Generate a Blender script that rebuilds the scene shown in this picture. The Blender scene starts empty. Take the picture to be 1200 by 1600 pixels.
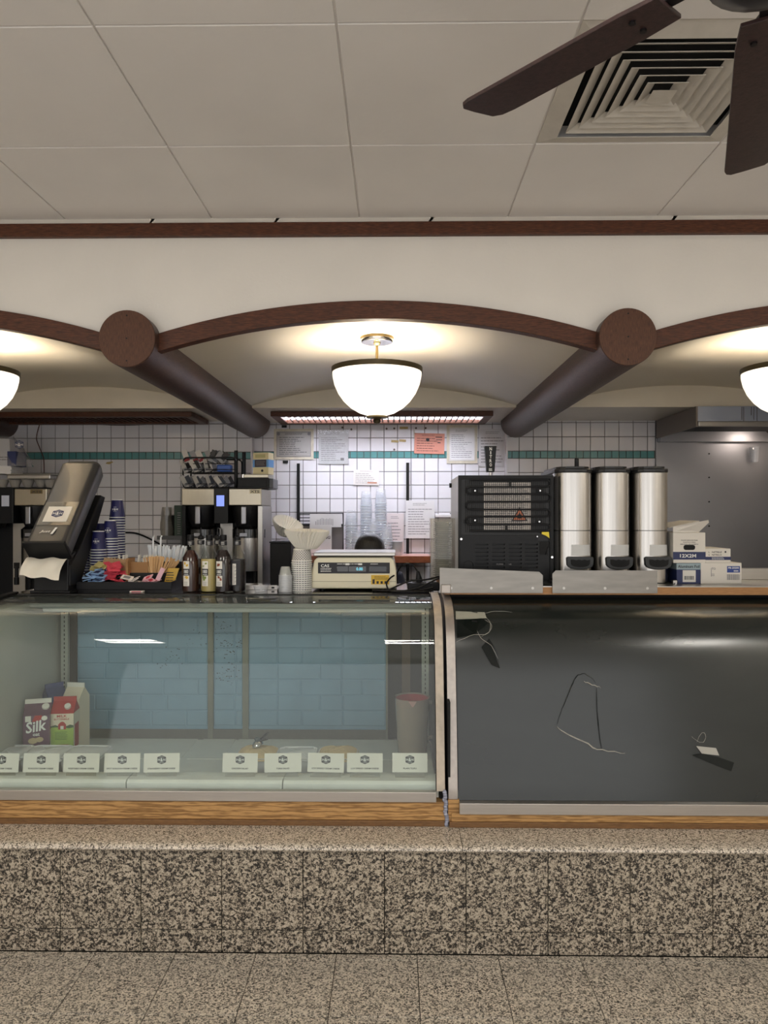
import bpy, bmesh, math, random
from mathutils import Vector, Matrix, noise as mnoise
R = math.radians
rnd = random.Random(7)
sc = bpy.context.scene
COL = sc.collection
# ------------------------------------------------------------------ camera, world, exposure
F, TH, CZ = 1150.0, .0147, 1.645
cam_d = bpy.data.cameras.new('camera'); cam = bpy.data.objects.new('camera', cam_d); COL.objects.link(cam)
cam.location = (0, 0, CZ); cam.rotation_euler = (R(90), 0, TH)
cam_d.sensor_fit = 'HORIZONTAL'; cam_d.sensor_width = 36; cam_d.lens = 36*F/1200
cam_d.shift_y = 5/1200; cam_d.clip_start = .02
sc.camera = cam
WORLD_E = 1.3
w = bpy.data.worlds.new('sky'); sc.world = w; w.use_nodes = True
w.node_tree.nodes['Background'].inputs[0].default_value = (1.0, .99, .98, 1)
w.node_tree.nodes['Background'].inputs[1].default_value = WORLD_E
sc.view_settings.view_transform = 'Standard'; sc.view_settings.look = 'None'
sc.view_settings.gamma = 1; sc.view_settings.use_curve_mapping = False
sc.view_settings.exposure = 0.45
sc.cycles.use_denoising = True
sc.cycles.max_bounces = 10; sc.cycles.transparent_max_bounces = 128; sc.cycles.diffuse_bounces = 5
sc.cycles.sample_clamp_indirect = 6; sc.cycles.caustics_reflective = False; sc.cycles.caustics_refractive = False
TROFFER_E, PENDANT_W, BOWL_E = 34.0, 14.0, 1.0

def at(px, py, Y):
    u, v = (px-600)/F, (805-py)/F
    c, s = math.cos(TH), math.sin(TH)
    t = Y/(u*s+c)
    return Vector(((u*c-s)*t, Y, CZ+v*t))
def X(px, Y): return at(px, 805, Y).x
def Z(py, Y, px=617): return at(px, py, Y).z

# ------------------------------------------------------------------ materials
def lin(c):
    return tuple(((x/255)/12.92 if x/255 <= .04045 else ((x/255+.055)/1.055)**2.4) for x in c)+(1,)
MATS = {}
def nodes(m): return m.node_tree.nodes, m.node_tree.links
def mat(name, rgb, rough=.5, metal=0, var=0, vscale=8, bump=0, bscale=200, spec=None, emit=0, stretch=None, alpha=1, trans=0, coat=0, objvar=0):
    m = bpy.data.materials.new(name); m.use_nodes = True; MATS[name] = m
    N, L = nodes(m); b = N['Principled BSDF']
    b.inputs['Base Color'].default_value = lin(rgb); b.inputs['Roughness'].default_value = rough
    b.inputs['Metallic'].default_value = metal
    if spec is not None: b.inputs['Specular IOR Level'].default_value = spec
    if coat: b.inputs['Coat Weight'].default_value = coat; b.inputs['Coat Roughness'].default_value = .08
    if alpha < 1: b.inputs['Alpha'].default_value = alpha
    if trans: b.inputs['Transmission Weight'].default_value = trans
    if emit:
        b.inputs['Emission Color'].default_value = lin(rgb); b.inputs['Emission Strength'].default_value = emit
    geo = N.new('ShaderNodeNewGeometry'); src = geo.outputs['Position']
    if stretch:
        mp = N.new('ShaderNodeMapping'); mp.inputs['Scale'].default_value = stretch; L.new(src, mp.inputs[0]); src = mp.outputs[0]
    if var or objvar:
        hsv = N.new('ShaderNodeHueSaturation'); hsv.inputs['Color'].default_value = lin(rgb)
        last = None
        if var:
            n = N.new('ShaderNodeTexNoise'); n.inputs['Scale'].default_value = vscale; n.inputs['Detail'].default_value = 5
            L.new(src, n.inputs['Vector'])
            mr = N.new('ShaderNodeMapRange'); mr.inputs[1].default_value = .25; mr.inputs[2].default_value = .75
            mr.inputs[3].default_value = 1-var; mr.inputs[4].default_value = 1+var
            L.new(n.outputs[0], mr.inputs[0]); last = mr.outputs[0]
        if objvar:
            oi = N.new('ShaderNodeObjectInfo'); mr = N.new('ShaderNodeMapRange')
            mr.inputs[3].default_value = 1-objvar; mr.inputs[4].default_value = 1+objvar
            L.new(oi.outputs['Random'], mr.inputs[0])
            if last:
                mu = N.new('ShaderNodeMath'); mu.operation = 'MULTIPLY'; L.new(last, mu.inputs[0]); L.new(mr.outputs[0], mu.inputs[1]); last = mu.outputs[0]
            else: last = mr.outputs[0]
        L.new(last, hsv.inputs['Value']); L.new(hsv.outputs[0], b.inputs['Base Color'])
    if bump:
        n = N.new('ShaderNodeTexNoise'); n.inputs['Scale'].default_value = bscale; n.inputs['Detail'].default_value = 4
        L.new(src, n.inputs['Vector'])
        bp = N.new('ShaderNodeBump'); bp.inputs['Strength'].default_value = bump; bp.inputs['Distance'].default_value = .01
        L.new(n.outputs[0], bp.inputs['Height']); L.new(bp.outputs[0], b.inputs['Normal'])
    return m
def ramp(N, stops, const=False):
    r = N.new('ShaderNodeValToRGB'); e = r.color_ramp
    e.interpolation = 'CONSTANT' if const else 'LINEAR'
    e.elements[0].position, e.elements[0].color = stops[0][0], lin(stops[0][1])
    e.elements[1].position, e.elements[1].color = stops[-1][0], lin(stops[-1][1])
    for p, c in stops[1:-1]:
        x = e.elements.new(p); x.color = lin(c)
    return r
def granite(name, scale, stops, rough, fine=2.4, mix=.42):
    """crystals: warped coarse cells mixed with finer ones, every tile shifted by its own random offset"""
    m = bpy.data.materials.new(name); m.use_nodes = True; MATS[name] = m
    N, L = nodes(m); b = N['Principled BSDF']; b.inputs['Roughness'].default_value = rough
    geo = N.new('ShaderNodeNewGeometry'); oi = N.new('ShaderNodeObjectInfo')
    ad = N.new('ShaderNodeVectorMath'); ad.operation = 'MULTIPLY_ADD'; ad.inputs[1].default_value = (3, 5, 7)
    L.new(oi.outputs['Random'], ad.inputs[0]); L.new(geo.outputs['Position'], ad.inputs[2])
    n = N.new('ShaderNodeTexNoise'); n.inputs['Scale'].default_value = scale*.8; n.inputs['Detail'].default_value = 4
    L.new(ad.outputs[0], n.inputs['Vector'])
    a2 = N.new('ShaderNodeVectorMath'); a2.operation = 'MULTIPLY_ADD'; a2.inputs[1].default_value = (1.1/scale,)*3
    L.new(n.outputs['Color'], a2.inputs[0]); L.new(ad.outputs[0], a2.inputs[2])
    outs = []
    for k in (1, fine):
        v = N.new('ShaderNodeTexVoronoi'); v.inputs['Scale'].default_value = scale*k; L.new(a2.outputs[0], v.inputs['Vector'])
        sp = N.new('ShaderNodeSeparateColor'); L.new(v.outputs['Color'], sp.inputs[0]); outs.append(sp.outputs[0])
    mm = N.new('ShaderNodeMix'); mm.data_type = 'FLOAT'; mm.inputs[0].default_value = mix
    L.new(outs[0], mm.inputs[2]); L.new(outs[1], mm.inputs[3])
    r = ramp(N, stops); L.new(mm.outputs[0], r.inputs[0]); L.new(r.outputs[0], b.inputs['Base Color'])
    return m
def wood(name, dark, light, sx=(1.2, 14, 14), scale=3, rough=.4, wave=False, spec=.5):
    m = bpy.data.materials.new(name); m.use_nodes = True; MATS[name] = m
    N, L = nodes(m); b = N['Principled BSDF']; b.inputs['Roughness'].default_value = rough; b.inputs['Specular IOR Level'].default_value = spec
    geo = N.new('ShaderNodeNewGeometry'); mp = N.new('ShaderNodeMapping'); mp.inputs['Scale'].default_value = sx
    L.new(geo.outputs['Position'], mp.inputs[0])
    n = N.new('ShaderNodeTexNoise'); n.inputs['Scale'].default_value = scale*4; n.inputs['Detail'].default_value = 8; n.inputs['Roughness'].default_value = .65
    L.new(mp.outputs[0], n.inputs['Vector']); f = n.outputs[0]
    if wave:
        wv = N.new('ShaderNodeTexWave'); wv.wave_type = 'RINGS'; wv.inputs['Scale'].default_value = 6; wv.inputs['Distortion'].default_value = 9
        wv.inputs['Detail'].default_value = 3; wv.inputs['Detail Scale'].default_value = 1.2
        L.new(mp.outputs[0], wv.inputs['Vector'])
        mx = N.new('ShaderNodeMix'); mx.data_type = 'FLOAT'; mx.inputs[0].default_value = .6; L.new(wv.outputs['Fac'], mx.inputs[2]); L.new(f, mx.inputs[3]); f = mx.outputs[0]
    r = ramp(N, [(.3, dark), (.7, light)]); L.new(f, r.inputs[0]); L.new(r.outputs[0], b.inputs['Base Color'])
    bp = N.new('ShaderNodeBump'); bp.inputs['Strength'].default_value = .12; bp.inputs['Distance'].default_value = .005
    L.new(n.outputs[0], bp.inputs['Height']); L.new(bp.outputs[0], b.inputs['Normal'])
    return m
def clear(name, tint, boost=1.0, rough=.02, haze=0, hcol=(255, 255, 255)):
    """thin sheet: clear transmission plus a Fresnel mirror, optional milky haze"""
    m = bpy.data.materials.new(name); m.use_nodes = True; MATS[name] = m
    N, L = nodes(m); N.remove(N['Principled BSDF']); out = N['Material Output']
    tr = N.new('ShaderNodeBsdfTransparent'); tr.inputs[0].default_value = lin(tint)
    gl = N.new('ShaderNodeBsdfGlossy'); gl.inputs['Roughness'].default_value = rough
    fr = N.new('ShaderNodeFresnel'); fr.inputs[0].default_value = 1.5
    mu = N.new('ShaderNodeMath'); mu.operation = 'MULTIPLY'; mu.use_clamp = True; mu.inputs[1].default_value = boost; L.new(fr.outputs[0], mu.inputs[0])
    g0 = N.new('ShaderNodeNewGeometry'); iv = N.new('ShaderNodeMath'); iv.operation = 'SUBTRACT'; iv.inputs[0].default_value = 1; L.new(g0.outputs['Backfacing'], iv.inputs[1])
    m0 = N.new('ShaderNodeMath'); m0.operation = 'MULTIPLY'; L.new(mu.outputs[0], m0.inputs[0]); L.new(iv.outputs[0], m0.inputs[1]); mu = m0
    base = tr.outputs[0]
    if haze:
        df = N.new('ShaderNodeBsdfDiffuse'); df.inputs[0].default_value = lin(hcol)
        m1 = N.new('ShaderNodeMixShader'); m1.inputs[0].default_value = haze; L.new(base, m1.inputs[1]); L.new(df.outputs[0], m1.inputs[2]); base = m1.outputs[0]
    m2 = N.new('ShaderNodeMixShader'); L.new(mu.outputs[0], m2.inputs[0]); L.new(base, m2.inputs[1]); L.new(gl.outputs[0], m2.inputs[2])
    L.new(m2.outputs[0], out.inputs[0])
    return m

m_ceiling = mat('ceiling_paint', (228, 224, 221), .55, var=.035, vscale=3, bump=.05, bscale=60)
m_plaster = mat('soffit_plaster', (222, 217, 209), .5, var=.03, vscale=4, bump=.12, bscale=90)
m_vault = mat('vault_paint', (216, 207, 188), .38, var=.03, vscale=3)
m_bulk = mat('bulkhead_gloss', (214, 205, 188), .28, var=.03)
m_mahog = wood('mahogany', (36, 20, 13), (104, 60, 38), sx=(1.6, 10, 22), scale=5, rough=.45, spec=.3)
m_mahogv = wood('mahogany_end', (54, 33, 23), (102, 66, 46), sx=(30, 10, 2.4), scale=4, rough=.5, spec=.3)
m_mahogy = wood('mahogany_beam', (44, 27, 21), (84, 58, 48), sx=(14, 2, 14), scale=4, rough=.42, spec=.4)
m_oak = wood('oak_board', (132, 96, 54), (188, 146, 92), sx=(1.1, 10, 13), scale=4, rough=.45, wave=True)
m_oakd = wood('oak_dark', (80, 54, 30), (138, 100, 60), sx=(2, 14, 30), scale=4, rough=.5)
m_ply = wood('plywood_edge', (140, 96, 54), (186, 136, 84), sx=(2, 12, 40), scale=4, rough=.5)
m_tile = mat('white_tile', (222, 220, 224), .16, objvar=.035)
m_teal = mat('teal_tile', (84, 142, 142), .2, objvar=.12)
m_grout = mat('grout', (104, 99, 96), .9, var=.2, vscale=20)
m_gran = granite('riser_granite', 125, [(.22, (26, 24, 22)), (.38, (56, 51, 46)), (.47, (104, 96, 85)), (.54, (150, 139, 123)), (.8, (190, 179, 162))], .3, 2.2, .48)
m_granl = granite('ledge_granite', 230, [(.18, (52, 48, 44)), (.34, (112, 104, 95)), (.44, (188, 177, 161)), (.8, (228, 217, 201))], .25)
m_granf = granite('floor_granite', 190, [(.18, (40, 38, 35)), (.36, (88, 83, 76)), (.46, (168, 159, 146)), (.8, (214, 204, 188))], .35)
m_joint = mat('joint', (34, 31, 29), .9)
m_steel = mat('brushed_steel', (176, 172, 166), .3, metal=1, var=.06, vscale=3, bump=.03, bscale=40, stretch=(4, 4, 120))
m_steelv = mat('steel_wrap', (186, 182, 177), .27, metal=1, var=.16, vscale=9, stretch=(9, 5, .15))  # vertical tone streaks put mirrored light and dark bands into the colour
m_steelp = mat('steel_panel', (150, 150, 154), .34, metal=1, var=.08, vscale=2.5, bump=.02, bscale=8)
m_alu = mat('aluminium', (186, 180, 174), .36, metal=.85, var=.05, vscale=6, stretch=(1, 30, 30))
m_aluw = mat('worn_frame', (184, 172, 156), .5, metal=.35, var=.16, vscale=30)
m_chrome = mat('chrome', (210, 208, 205), .12, metal=1)
m_black = mat('black_plastic', (20, 20, 22), .42, spec=.25)
m_blackg = mat('black_gloss', (16, 16, 18), .12, coat=.6)
m_blackm = mat('black_metal', (24, 24, 26), .5, var=.15, vscale=20, spec=.25)
m_dark = mat('dark_void', (10, 10, 11), .8)
m_grey = mat('smoke_plastic', (57, 57, 58), .34, coat=.15)
m_white = mat('white_card', (225, 221, 212), .6, var=.03)
m_paper = mat('white_paper', (222, 220, 220), .6, var=.04, vscale=12)
m_cream = mat('cream_enamel', (228, 220, 192), .4, var=.03)
m_ink = mat('dark_ink', (40, 40, 46), .6)
m_inkm = mat('grey_print', (128, 126, 128), .7)
m_wht = mat('white_print', (232, 232, 228), .5)
m_navy = mat('navy_print', (34, 44, 88), .5)
m_cupblue = mat('blue_cup', (28, 30, 84), .42)
m_pot = mat('milky_plastic', (214, 214, 216), .4, var=.03)
m_clearcup = clear('clear_cup', (252, 253, 254), 1.3, .06, .14, (236, 238, 242))
m_milkcup = clear('milky_cup', (248, 250, 250), 1.3, .08, .34, (226, 226, 220))
m_cuprim = clear('cup_rim', (248, 250, 252), 1.6, .1, .55, (240, 242, 246))  # whiter than the cup plastic, so the colour carries rim highlights
m_glass = clear('case_glass', (247, 251, 249), .9, .012, .045, (196, 200, 194))  # grey haze mixed in for the veil of reflected room light
m_bottle = clear('bottle_glass', (246, 248, 246), .9, .02)
m_acryl = clear('acrylic', (240, 238, 233), 1.0, .05, .06, (200, 198, 190))
m_tapeclear = clear('yellowed_tape', (226, 214, 184), .8, .2, .3, (196, 184, 150))
m_blue = mat('blue_wallpaper', (122, 154, 176), .5, var=.08, vscale=9, bump=.08, bscale=70)
m_case = mat('case_liner', (176, 178, 172), .35, var=.06, vscale=5)
m_deck = mat('deck_panel', (224, 224, 217), .4, var=.05, vscale=12)
m_kraft = mat('kraft_card', (152, 112, 70), .7, var=.06)
m_red = mat('red_print', (170, 34, 34), .5)
m_filter = mat('filter_paper', (232, 228, 218), .8)

# ------------------------------------------------------------------ mesh helpers
ORD = 'second third fourth fifth sixth seventh eighth ninth tenth eleventh twelfth thirteenth fourteenth fifteenth sixteenth seventeenth eighteenth nineteenth twentieth'.split()
ORD = ORD+['twenty-'+o for o in ('first '+' '.join(ORD[:8])).split()]+['thirtieth']+['thirty-'+o for o in ('first '+' '.join(ORD[:8])).split()]
class B:
    def __init__(s): s.v = []; s.f = []; s.m = []; s.s = []
    def add(s, vs, fs, mat=0, smooth=False, M=None):
        o = len(s.v)
        for v in vs:
            v = Vector(v); s.v.append(M @ v if M else v)
        for f in fs: s.f.append([i+o for i in f]); s.m.append(mat); s.s.append(smooth)
        return s
    def box(s, x0, x1, y0, y1, z0, z1, mat=0, M=None):
        vs = [(x, y, z) for z in (z0, z1) for y in (y0, y1) for x in (x0, x1)]
        return s.add(vs, [(0, 2, 3, 1), (4, 5, 7, 6), (0, 1, 5, 4), (2, 6, 7, 3), (0, 4, 6, 2), (1, 3, 7, 5)], mat, False, M)
    def cb(s, c, d, mat=0, M=None):
        return s.box(c[0]-d[0]/2, c[0]+d[0]/2, c[1]-d[1]/2, c[1]+d[1]/2, c[2]-d[2]/2, c[2]+d[2]/2, mat, M)
    def lathe(s, prof, seg=24, mat=0, M=None, c=(0, 0, 0), smooth=True, wob=None):
        vs = []; fs = []
        for r, z in prof:
            for k in range(seg):
                a = 2*math.pi*k/seg
                q = r*(wob(a, r, z) if wob else 1)
                vs.append((c[0]+q*math.cos(a), c[1]+q*math.sin(a), c[2]+z))
        for i in range(len(prof)-1):
            for k in range(seg):
                k2 = (k+1) % seg
                fs.append((i*seg+k, i*seg+k2, (i+1)*seg+k2, (i+1)*seg+k))
        s.add(vs, fs, mat, smooth, M)
        if prof[0][0] > 1e-6: s.add(vs[:seg], [tuple(range(seg-1, -1, -1))], mat, False, M) if s.caps else None
        if prof[-1][0] > 1e-6: s.add(vs[-seg:], [tuple(range(seg))], mat, False, M) if s.caps else None
        return s
    caps = True
    def open(s): s.caps = False; return s
    def cyl(s, c, r, h, seg=20, mat=0, axis='z', M=None):
        A = {'z': Matrix(), 'x': Matrix.Rotation(R(90), 4, 'Y'), 'y': Matrix.Rotation(R(-90), 4, 'X')}[axis]
        T = Matrix.Translation(Vector(c)) @ A
        return s.lathe([(r, 0), (r, h)], seg, mat, (M @ T) if M else T)
    def tube(s, pts, r, seg=8, mat=0, closed=False, M=None):
        pts = [Vector(p) for p in pts]; n = len(pts); rings = []
        up = Vector((.13, .31, .94)).normalized()
        for i, p in enumerate(pts):
            a = pts[i-1] if (i or closed) else p
            b = pts[(i+1) % n] if (i < n-1 or closed) else p
            t = (b-a).normalized(); u = t.cross(up)
            if u.length < .05: u = t.cross(Vector((1, 0, 0)))
            u.normalize(); v = t.cross(u)
            rr = r[i] if isinstance(r, (list, tuple)) else r
            rings += [p+u*rr*math.cos(2*math.pi*k/seg)+v*rr*math.sin(2*math.pi*k/seg) for k in range(seg)]
        fs = []
        for i in range(n if closed else n-1):
            j = (i+1) % n
            for k in range(seg):
                k2 = (k+1) % seg; fs.append((i*seg+k, i*seg+k2, j*seg+k2, j*seg+k))
        s.add(rings, fs, mat, True, M)
        if not closed:
            s.add(rings[:seg], [tuple(range(seg))], mat, False, M); s.add(rings[-seg:], [tuple(range(seg-1, -1, -1))], mat, False, M)
        return s
    def prism(s, poly, lo, hi, axis='y', mat=0, M=None, smooth=False):
        f = {'y': lambda a, b, d: (a, d, b), 'x': lambda a, b, d: (d, a, b), 'z': lambda a, b, d: (a, b, d)}[axis]
        n = len(poly); vs = [f(a, b, lo) for a, b in poly]+[f(a, b, hi) for a, b in poly]
        s.add(vs, [tuple(range(n)), tuple(range(2*n-1, n-1, -1))], mat, False, M)
        return s.add(vs, [(i, i+n, (i+1) % n+n, (i+1) % n) for i in range(n)], mat, smooth, M)
    def sheet(s, rows, mat=0, smooth=True, M=None):
        h, k = len(rows), len(rows[0])
        return s.add([p for r in rows for p in r], [(i*k+j, i*k+j+1, (i+1)*k+j+1, (i+1)*k+j) for i in range(h-1) for j in range(k-1)], mat, smooth, M)
    def mesh(s, name):
        me = bpy.data.meshes.new(name)
        me.from_pydata([tuple(v) for v in s.v], [], s.f)
        me.polygons.foreach_set('material_index', s.m); me.polygons.foreach_set('use_smooth', s.s)
        bm = bmesh.new(); bm.from_mesh(me); bmesh.ops.remove_doubles(bm, verts=bm.verts, dist=1e-6)
        bmesh.ops.recalc_face_normals(bm, faces=bm.faces); bm.to_mesh(me); bm.free()
        if any(s.s): me.set_sharp_from_angle(angle=R(38))
        return me
    def obj(s, name, mats, parent=None, loc=(0, 0, 0), rot=(0, 0, 0), bevel=0, seg=2):
        me = s.mesh(name)
        for m in (mats if isinstance(mats, (list, tuple)) else [mats]): me.materials.append(m)
        return link(name, me, parent, loc, rot, bevel, seg)
def link(name, me, parent=None, loc=(0, 0, 0), rot=(0, 0, 0), bevel=0, seg=2, scale=None):
    o = bpy.data.objects.new(name, me); COL.objects.link(o)
    o.location = loc; o.rotation_euler = rot
    if scale: o.scale = scale
    if parent: o.parent = parent
    if bevel:
        b = o.modifiers.new('bevel', 'BEVEL'); b.width = bevel; b.segments = seg; b.limit_method = 'ANGLE'; b.angle_limit = R(35)
    return o
def tag(o, label, cat, group=None):
    o['label'] = label; o['category'] = cat
    if group: o['group'] = group
    return o
def thing(name, label, cat, loc=(0, 0, 0), rz=0, group=None):
    o = bpy.data.objects.new(name, None); COL.objects.link(o); o.empty_display_size = .05
    o.location = loc; o.rotation_euler = (0, 0, rz)
    return tag(o, label, cat, group)
def struct(o): o['kind'] = 'structure'; return o
KIDS = {}
def dup(root, loc, rz=None, label=None, group=None, rot=None):
    def cp(o, parent):
        c = o.copy(); COL.objects.link(c)
        if parent: c.parent = parent
        for k in o.children: cp(k, c)
        return c
    c = cp(root, None); c.location = loc
    if rz is not None: c.rotation_euler = (0, 0, rz)
    if rot is not None: c.rotation_euler = rot
    if label: c['label'] = label
    if group: c['group'] = group
    return c
def rrect(w, h, r, n=4, cx=0, cy=0):
    out = []
    for qx, qy, a0 in ((1, 1, 0), (-1, 1, 90), (-1, -1, 180), (1, -1, 270)):
        for k in range(n+1):
            a = R(a0+90*k/n); out.append((cx+qx*(w/2-r)+r*math.cos(a), cy+qy*(h/2-r)+r*math.sin(a)))
    return out
def smooth_path(pts, n=6):
    pts = [Vector(p) for p in pts]; out = []
    for i in range(len(pts)-1):
        p0, p1, p2, p3 = pts[max(i-1, 0)], pts[i], pts[i+1], pts[min(i+2, len(pts)-1)]
        for k in range(n):
            t = k/n
            out.append(.5*((2*p1)+(p2-p0)*t+(2*p0-5*p1+4*p2-p3)*t*t+(3*p1-p0-3*p2+p3)*t**3))
    return out+[pts[-1]]
_TX = {}
def text_data(s, bold=False, shear=0):
    """(verts, faces) of a line of lettering, bounding box -.5..+.5 both ways"""
    k = (s, bold, shear)
    if k not in _TX:
        cu = bpy.data.curves.new('lettering', 'FONT'); cu.body = s; cu.size = 1; cu.resolution_u = 2; cu.shear = shear
        if bold: cu.offset = .022
        ob = bpy.data.objects.new('lettering', cu); COL.objects.link(ob)
        me = bpy.data.meshes.new_from_object(ob.evaluated_get(bpy.context.evaluated_depsgraph_get()))
        bpy.data.objects.remove(ob)
        vs = [v.co.copy() for v in me.vertices]; fs = [tuple(p.vertices) for p in me.polygons]
        x0, x1 = min(v.x for v in vs), max(v.x for v in vs); y0, y1 = min(v.y for v in vs), max(v.y for v in vs)
        _TX[k] = ([((v.x-x0)/(x1-x0)-.5, (v.y-y0)/(y1-y0)-.5) for v in vs], fs)
        bpy.data.meshes.remove(me)
    return _TX[k]
def put_text(b, s, w, h, cx, cz, y, mat=0, bold=False, M=None, shear=0, wrap=None):
    """lettering in the x-z plane at depth y, readable from -y; wrap=(r of z) bends it round the z axis"""
    vs, fs = text_data(s, bold, shear); out = []
    for a, c in vs:
        x, z = cx+a*w, cz+c*h
        if wrap:
            r = wrap(z); out.append((r*math.sin(x/r), -r*math.cos(x/r), z))
        else: out.append((x, y, z))
    return b.add(out, fs, mat, False, M)
def lettering(s, w, h, m, parent, loc, rot=(0, 0, 0), bold=False, name='lettering', shear=0):
    rot = (0, rot[1], rot[2])
    b = B(); put_text(b, s, w, h, 0, 0, 0, 0, bold, shear=shear)
    return b.obj(name, m, parent, loc, rot)
def badge(b, w, cx, cz, y, mats=(0, 1), M=None):
    """six-sided shop badge with H&H, small banner strokes above and below"""
    h = w*.98; hx = [(-.5, -.30), (-.28, -.38), (0, -.5), (.28, -.38), (.5, -.30), (.5, .30), (.28, .38), (0, .5), (-.28, .38), (-.5, .30)]
    b.prism([(cx+a*w, cz+c*h) for a, c in hx], y-.0004, y, 'y', mats[0], M)
    put_text(b, 'H', w*.24, w*.27, cx-w*.3, cz, y-.0009, mats[1], True, M)
    put_text(b, '&', w*.28, w*.42, cx, cz, y-.0009, mats[1], True, M)
    put_text(b, 'H', w*.24, w*.27, cx+w*.3, cz, y-.0009, mats[1], True, M)
    for q in (1, -1):
        for i in range(6):
            a = (i-2.5)*.09
            b.box(cx+a*w-w*.03, cx+a*w+w*.03, y-.0009, y-.0008, cz+q*(.33-abs(a)*.25)*w-w*.02, cz+q*(.33-abs(a)*.25)*w+w*.02, mats[1], M)
    return b
def print_lines(b, x0, x1, z0, z1, n, y, mat=0, M=None, fill=.8, th=.35, r=None):
    r = r or rnd
    for i in range(n):
        z = z1-(z1-z0)*(i+.5)/n; t = (z1-z0)/n*th/2; x = x0
        end = x0+(x1-x0)*(fill+(1-fill)*r.random())
        while x < end:
            l = (x1-x0)*r.uniform(.05, .2); b.box(x, min(x+l, end), y-.0003, y, z-t, z+t, mat, M); x += l+(x1-x0)*.02
    return b
# ================================================================== ROOM
XW0, XW1, YF = -3.09, 2.94, -1.8
YG, ZL = 2.76, .415                      # granite riser plane, ledge top
ZC = 2.865                               # ceiling
YS = 3.02                                # soffit plane
# ---- floor: granite tiles near the counter, plain slab under and behind
fl = struct(B().box(XW0, XW1, YF, 5.9, -.05, -.006).obj('floor', m_joint))
XF = [X(151, YG)+.302*k for k in range(-5, 15)]
tm = {}
def slab(name, parent, x0, x1, y0, y1, z0, z1, m, ch=.0015):
    k = (round(x1-x0, 4), round(y1-y0, 4), round(z1-z0, 4), m.name, ch)
    if k not in tm:
        a, c, d = (x1-x0)/2, (y1-y0)/2, (z1-z0)/2; b = B()
        b.box(-a, a, -c, c, -d, d); me = b.mesh(name); me.materials.append(m)
        if ch:
            bm = bmesh.new(); bm.from_mesh(me); bmesh.ops.bevel(bm, geom=list(bm.edges), offset=ch, segments=1, affect='EDGES'); bm.to_mesh(me); bm.free()
        tm[k] = me
    return link(name, tm[k], parent, ((x0+x1)/2, (y0+y1)/2, (z0+z1)/2))
YR = [2.757, 2.722, 2.412, 2.102, 1.792, 1.482, 1.172]
for i in range(len(YR)-1):
    for x in XF:
        x0, x1 = max(x, XW0), min(x+.302, XW1)
        if x1-x0 > .03: slab('tile', fl, x0+.0013, x1-.0013, YR[i+1]+.0013, YR[i]-.0013, -.006, 0, m_granf, .001)
struct(B().box(XW0, XW1, YF, YR[-1], -.006, 0).obj('trim_1', m_granf))
# ---- counter plinth: riser tiles, kick tiles and ledge slabs on a core
pl = struct(B().box(XW0, XW1, YG+.012, 3.95, 0, ZL-.03).obj('trim_2', m_joint))
XG = [X(94, YG)+.306*k for k in range(-6, 14)]
for x in XG:
    x0, x1 = max(x, XW0), min(x+.306, XW1)
    if x1-x0 < .03: continue
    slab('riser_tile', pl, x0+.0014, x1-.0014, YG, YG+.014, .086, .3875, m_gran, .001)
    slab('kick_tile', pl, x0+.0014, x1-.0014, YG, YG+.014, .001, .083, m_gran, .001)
XLG = [XW0, X(125, YG)-1.46, X(125, YG), X(722, YG), X(722, YG)+1.46, XW1]
for x0, x1 in zip(XLG, XLG[1:]):
    a = [(2.99, .389), (2.75, .389), (2.738, .392), (2.733, .399), (2.735, .406), (2.742, .412), (2.756, ZL), (2.99, ZL)]
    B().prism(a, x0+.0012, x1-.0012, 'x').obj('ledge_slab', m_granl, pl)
# ---- ceiling: painted slab with lay-in panels
XC = [-3.17+.605*k for k in range(11)]      # joints: ... -.75 -.145 .46 1.065 ...
YC = [3.02-.6*k for k in range(12)]
ce = B()
for q in ((XW0, XC[6]+.02, YF, YS), (XC[7]-.02, XW1, YF, YS), (XC[6]+.02, XC[7]-.02, YC[1]-.02, YS), (XC[6]+.02, XC[7]-.02, YF, YC[2]+.02)): ce.box(*q, ZC+.003, ZC+.06)
ce = struct(ce.obj('ceiling', m_ceiling))
skip = {(6, 1)}                              # air diffuser cell
TRO = [(1, 4), (5, 4), (9, 4)]   # light fittings
for i, j in TRO: skip |= {(i, j)}
for i in range(10):
    for j in range(11):
        if (i, j) in skip: continue
        x0, x1 = max(XC[i], XW0), min(XC[i+1], XW1); y1, y0 = YC[j], max(YC[j+1], YF)
        if x1-x0 < .03 or y1-y0 < .03: continue
        slab('panel', ce, x0+.003, x1-.003, y0+.003, y1-.003, ZC-.003, ZC+.006, m_ceiling, .0015)
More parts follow.
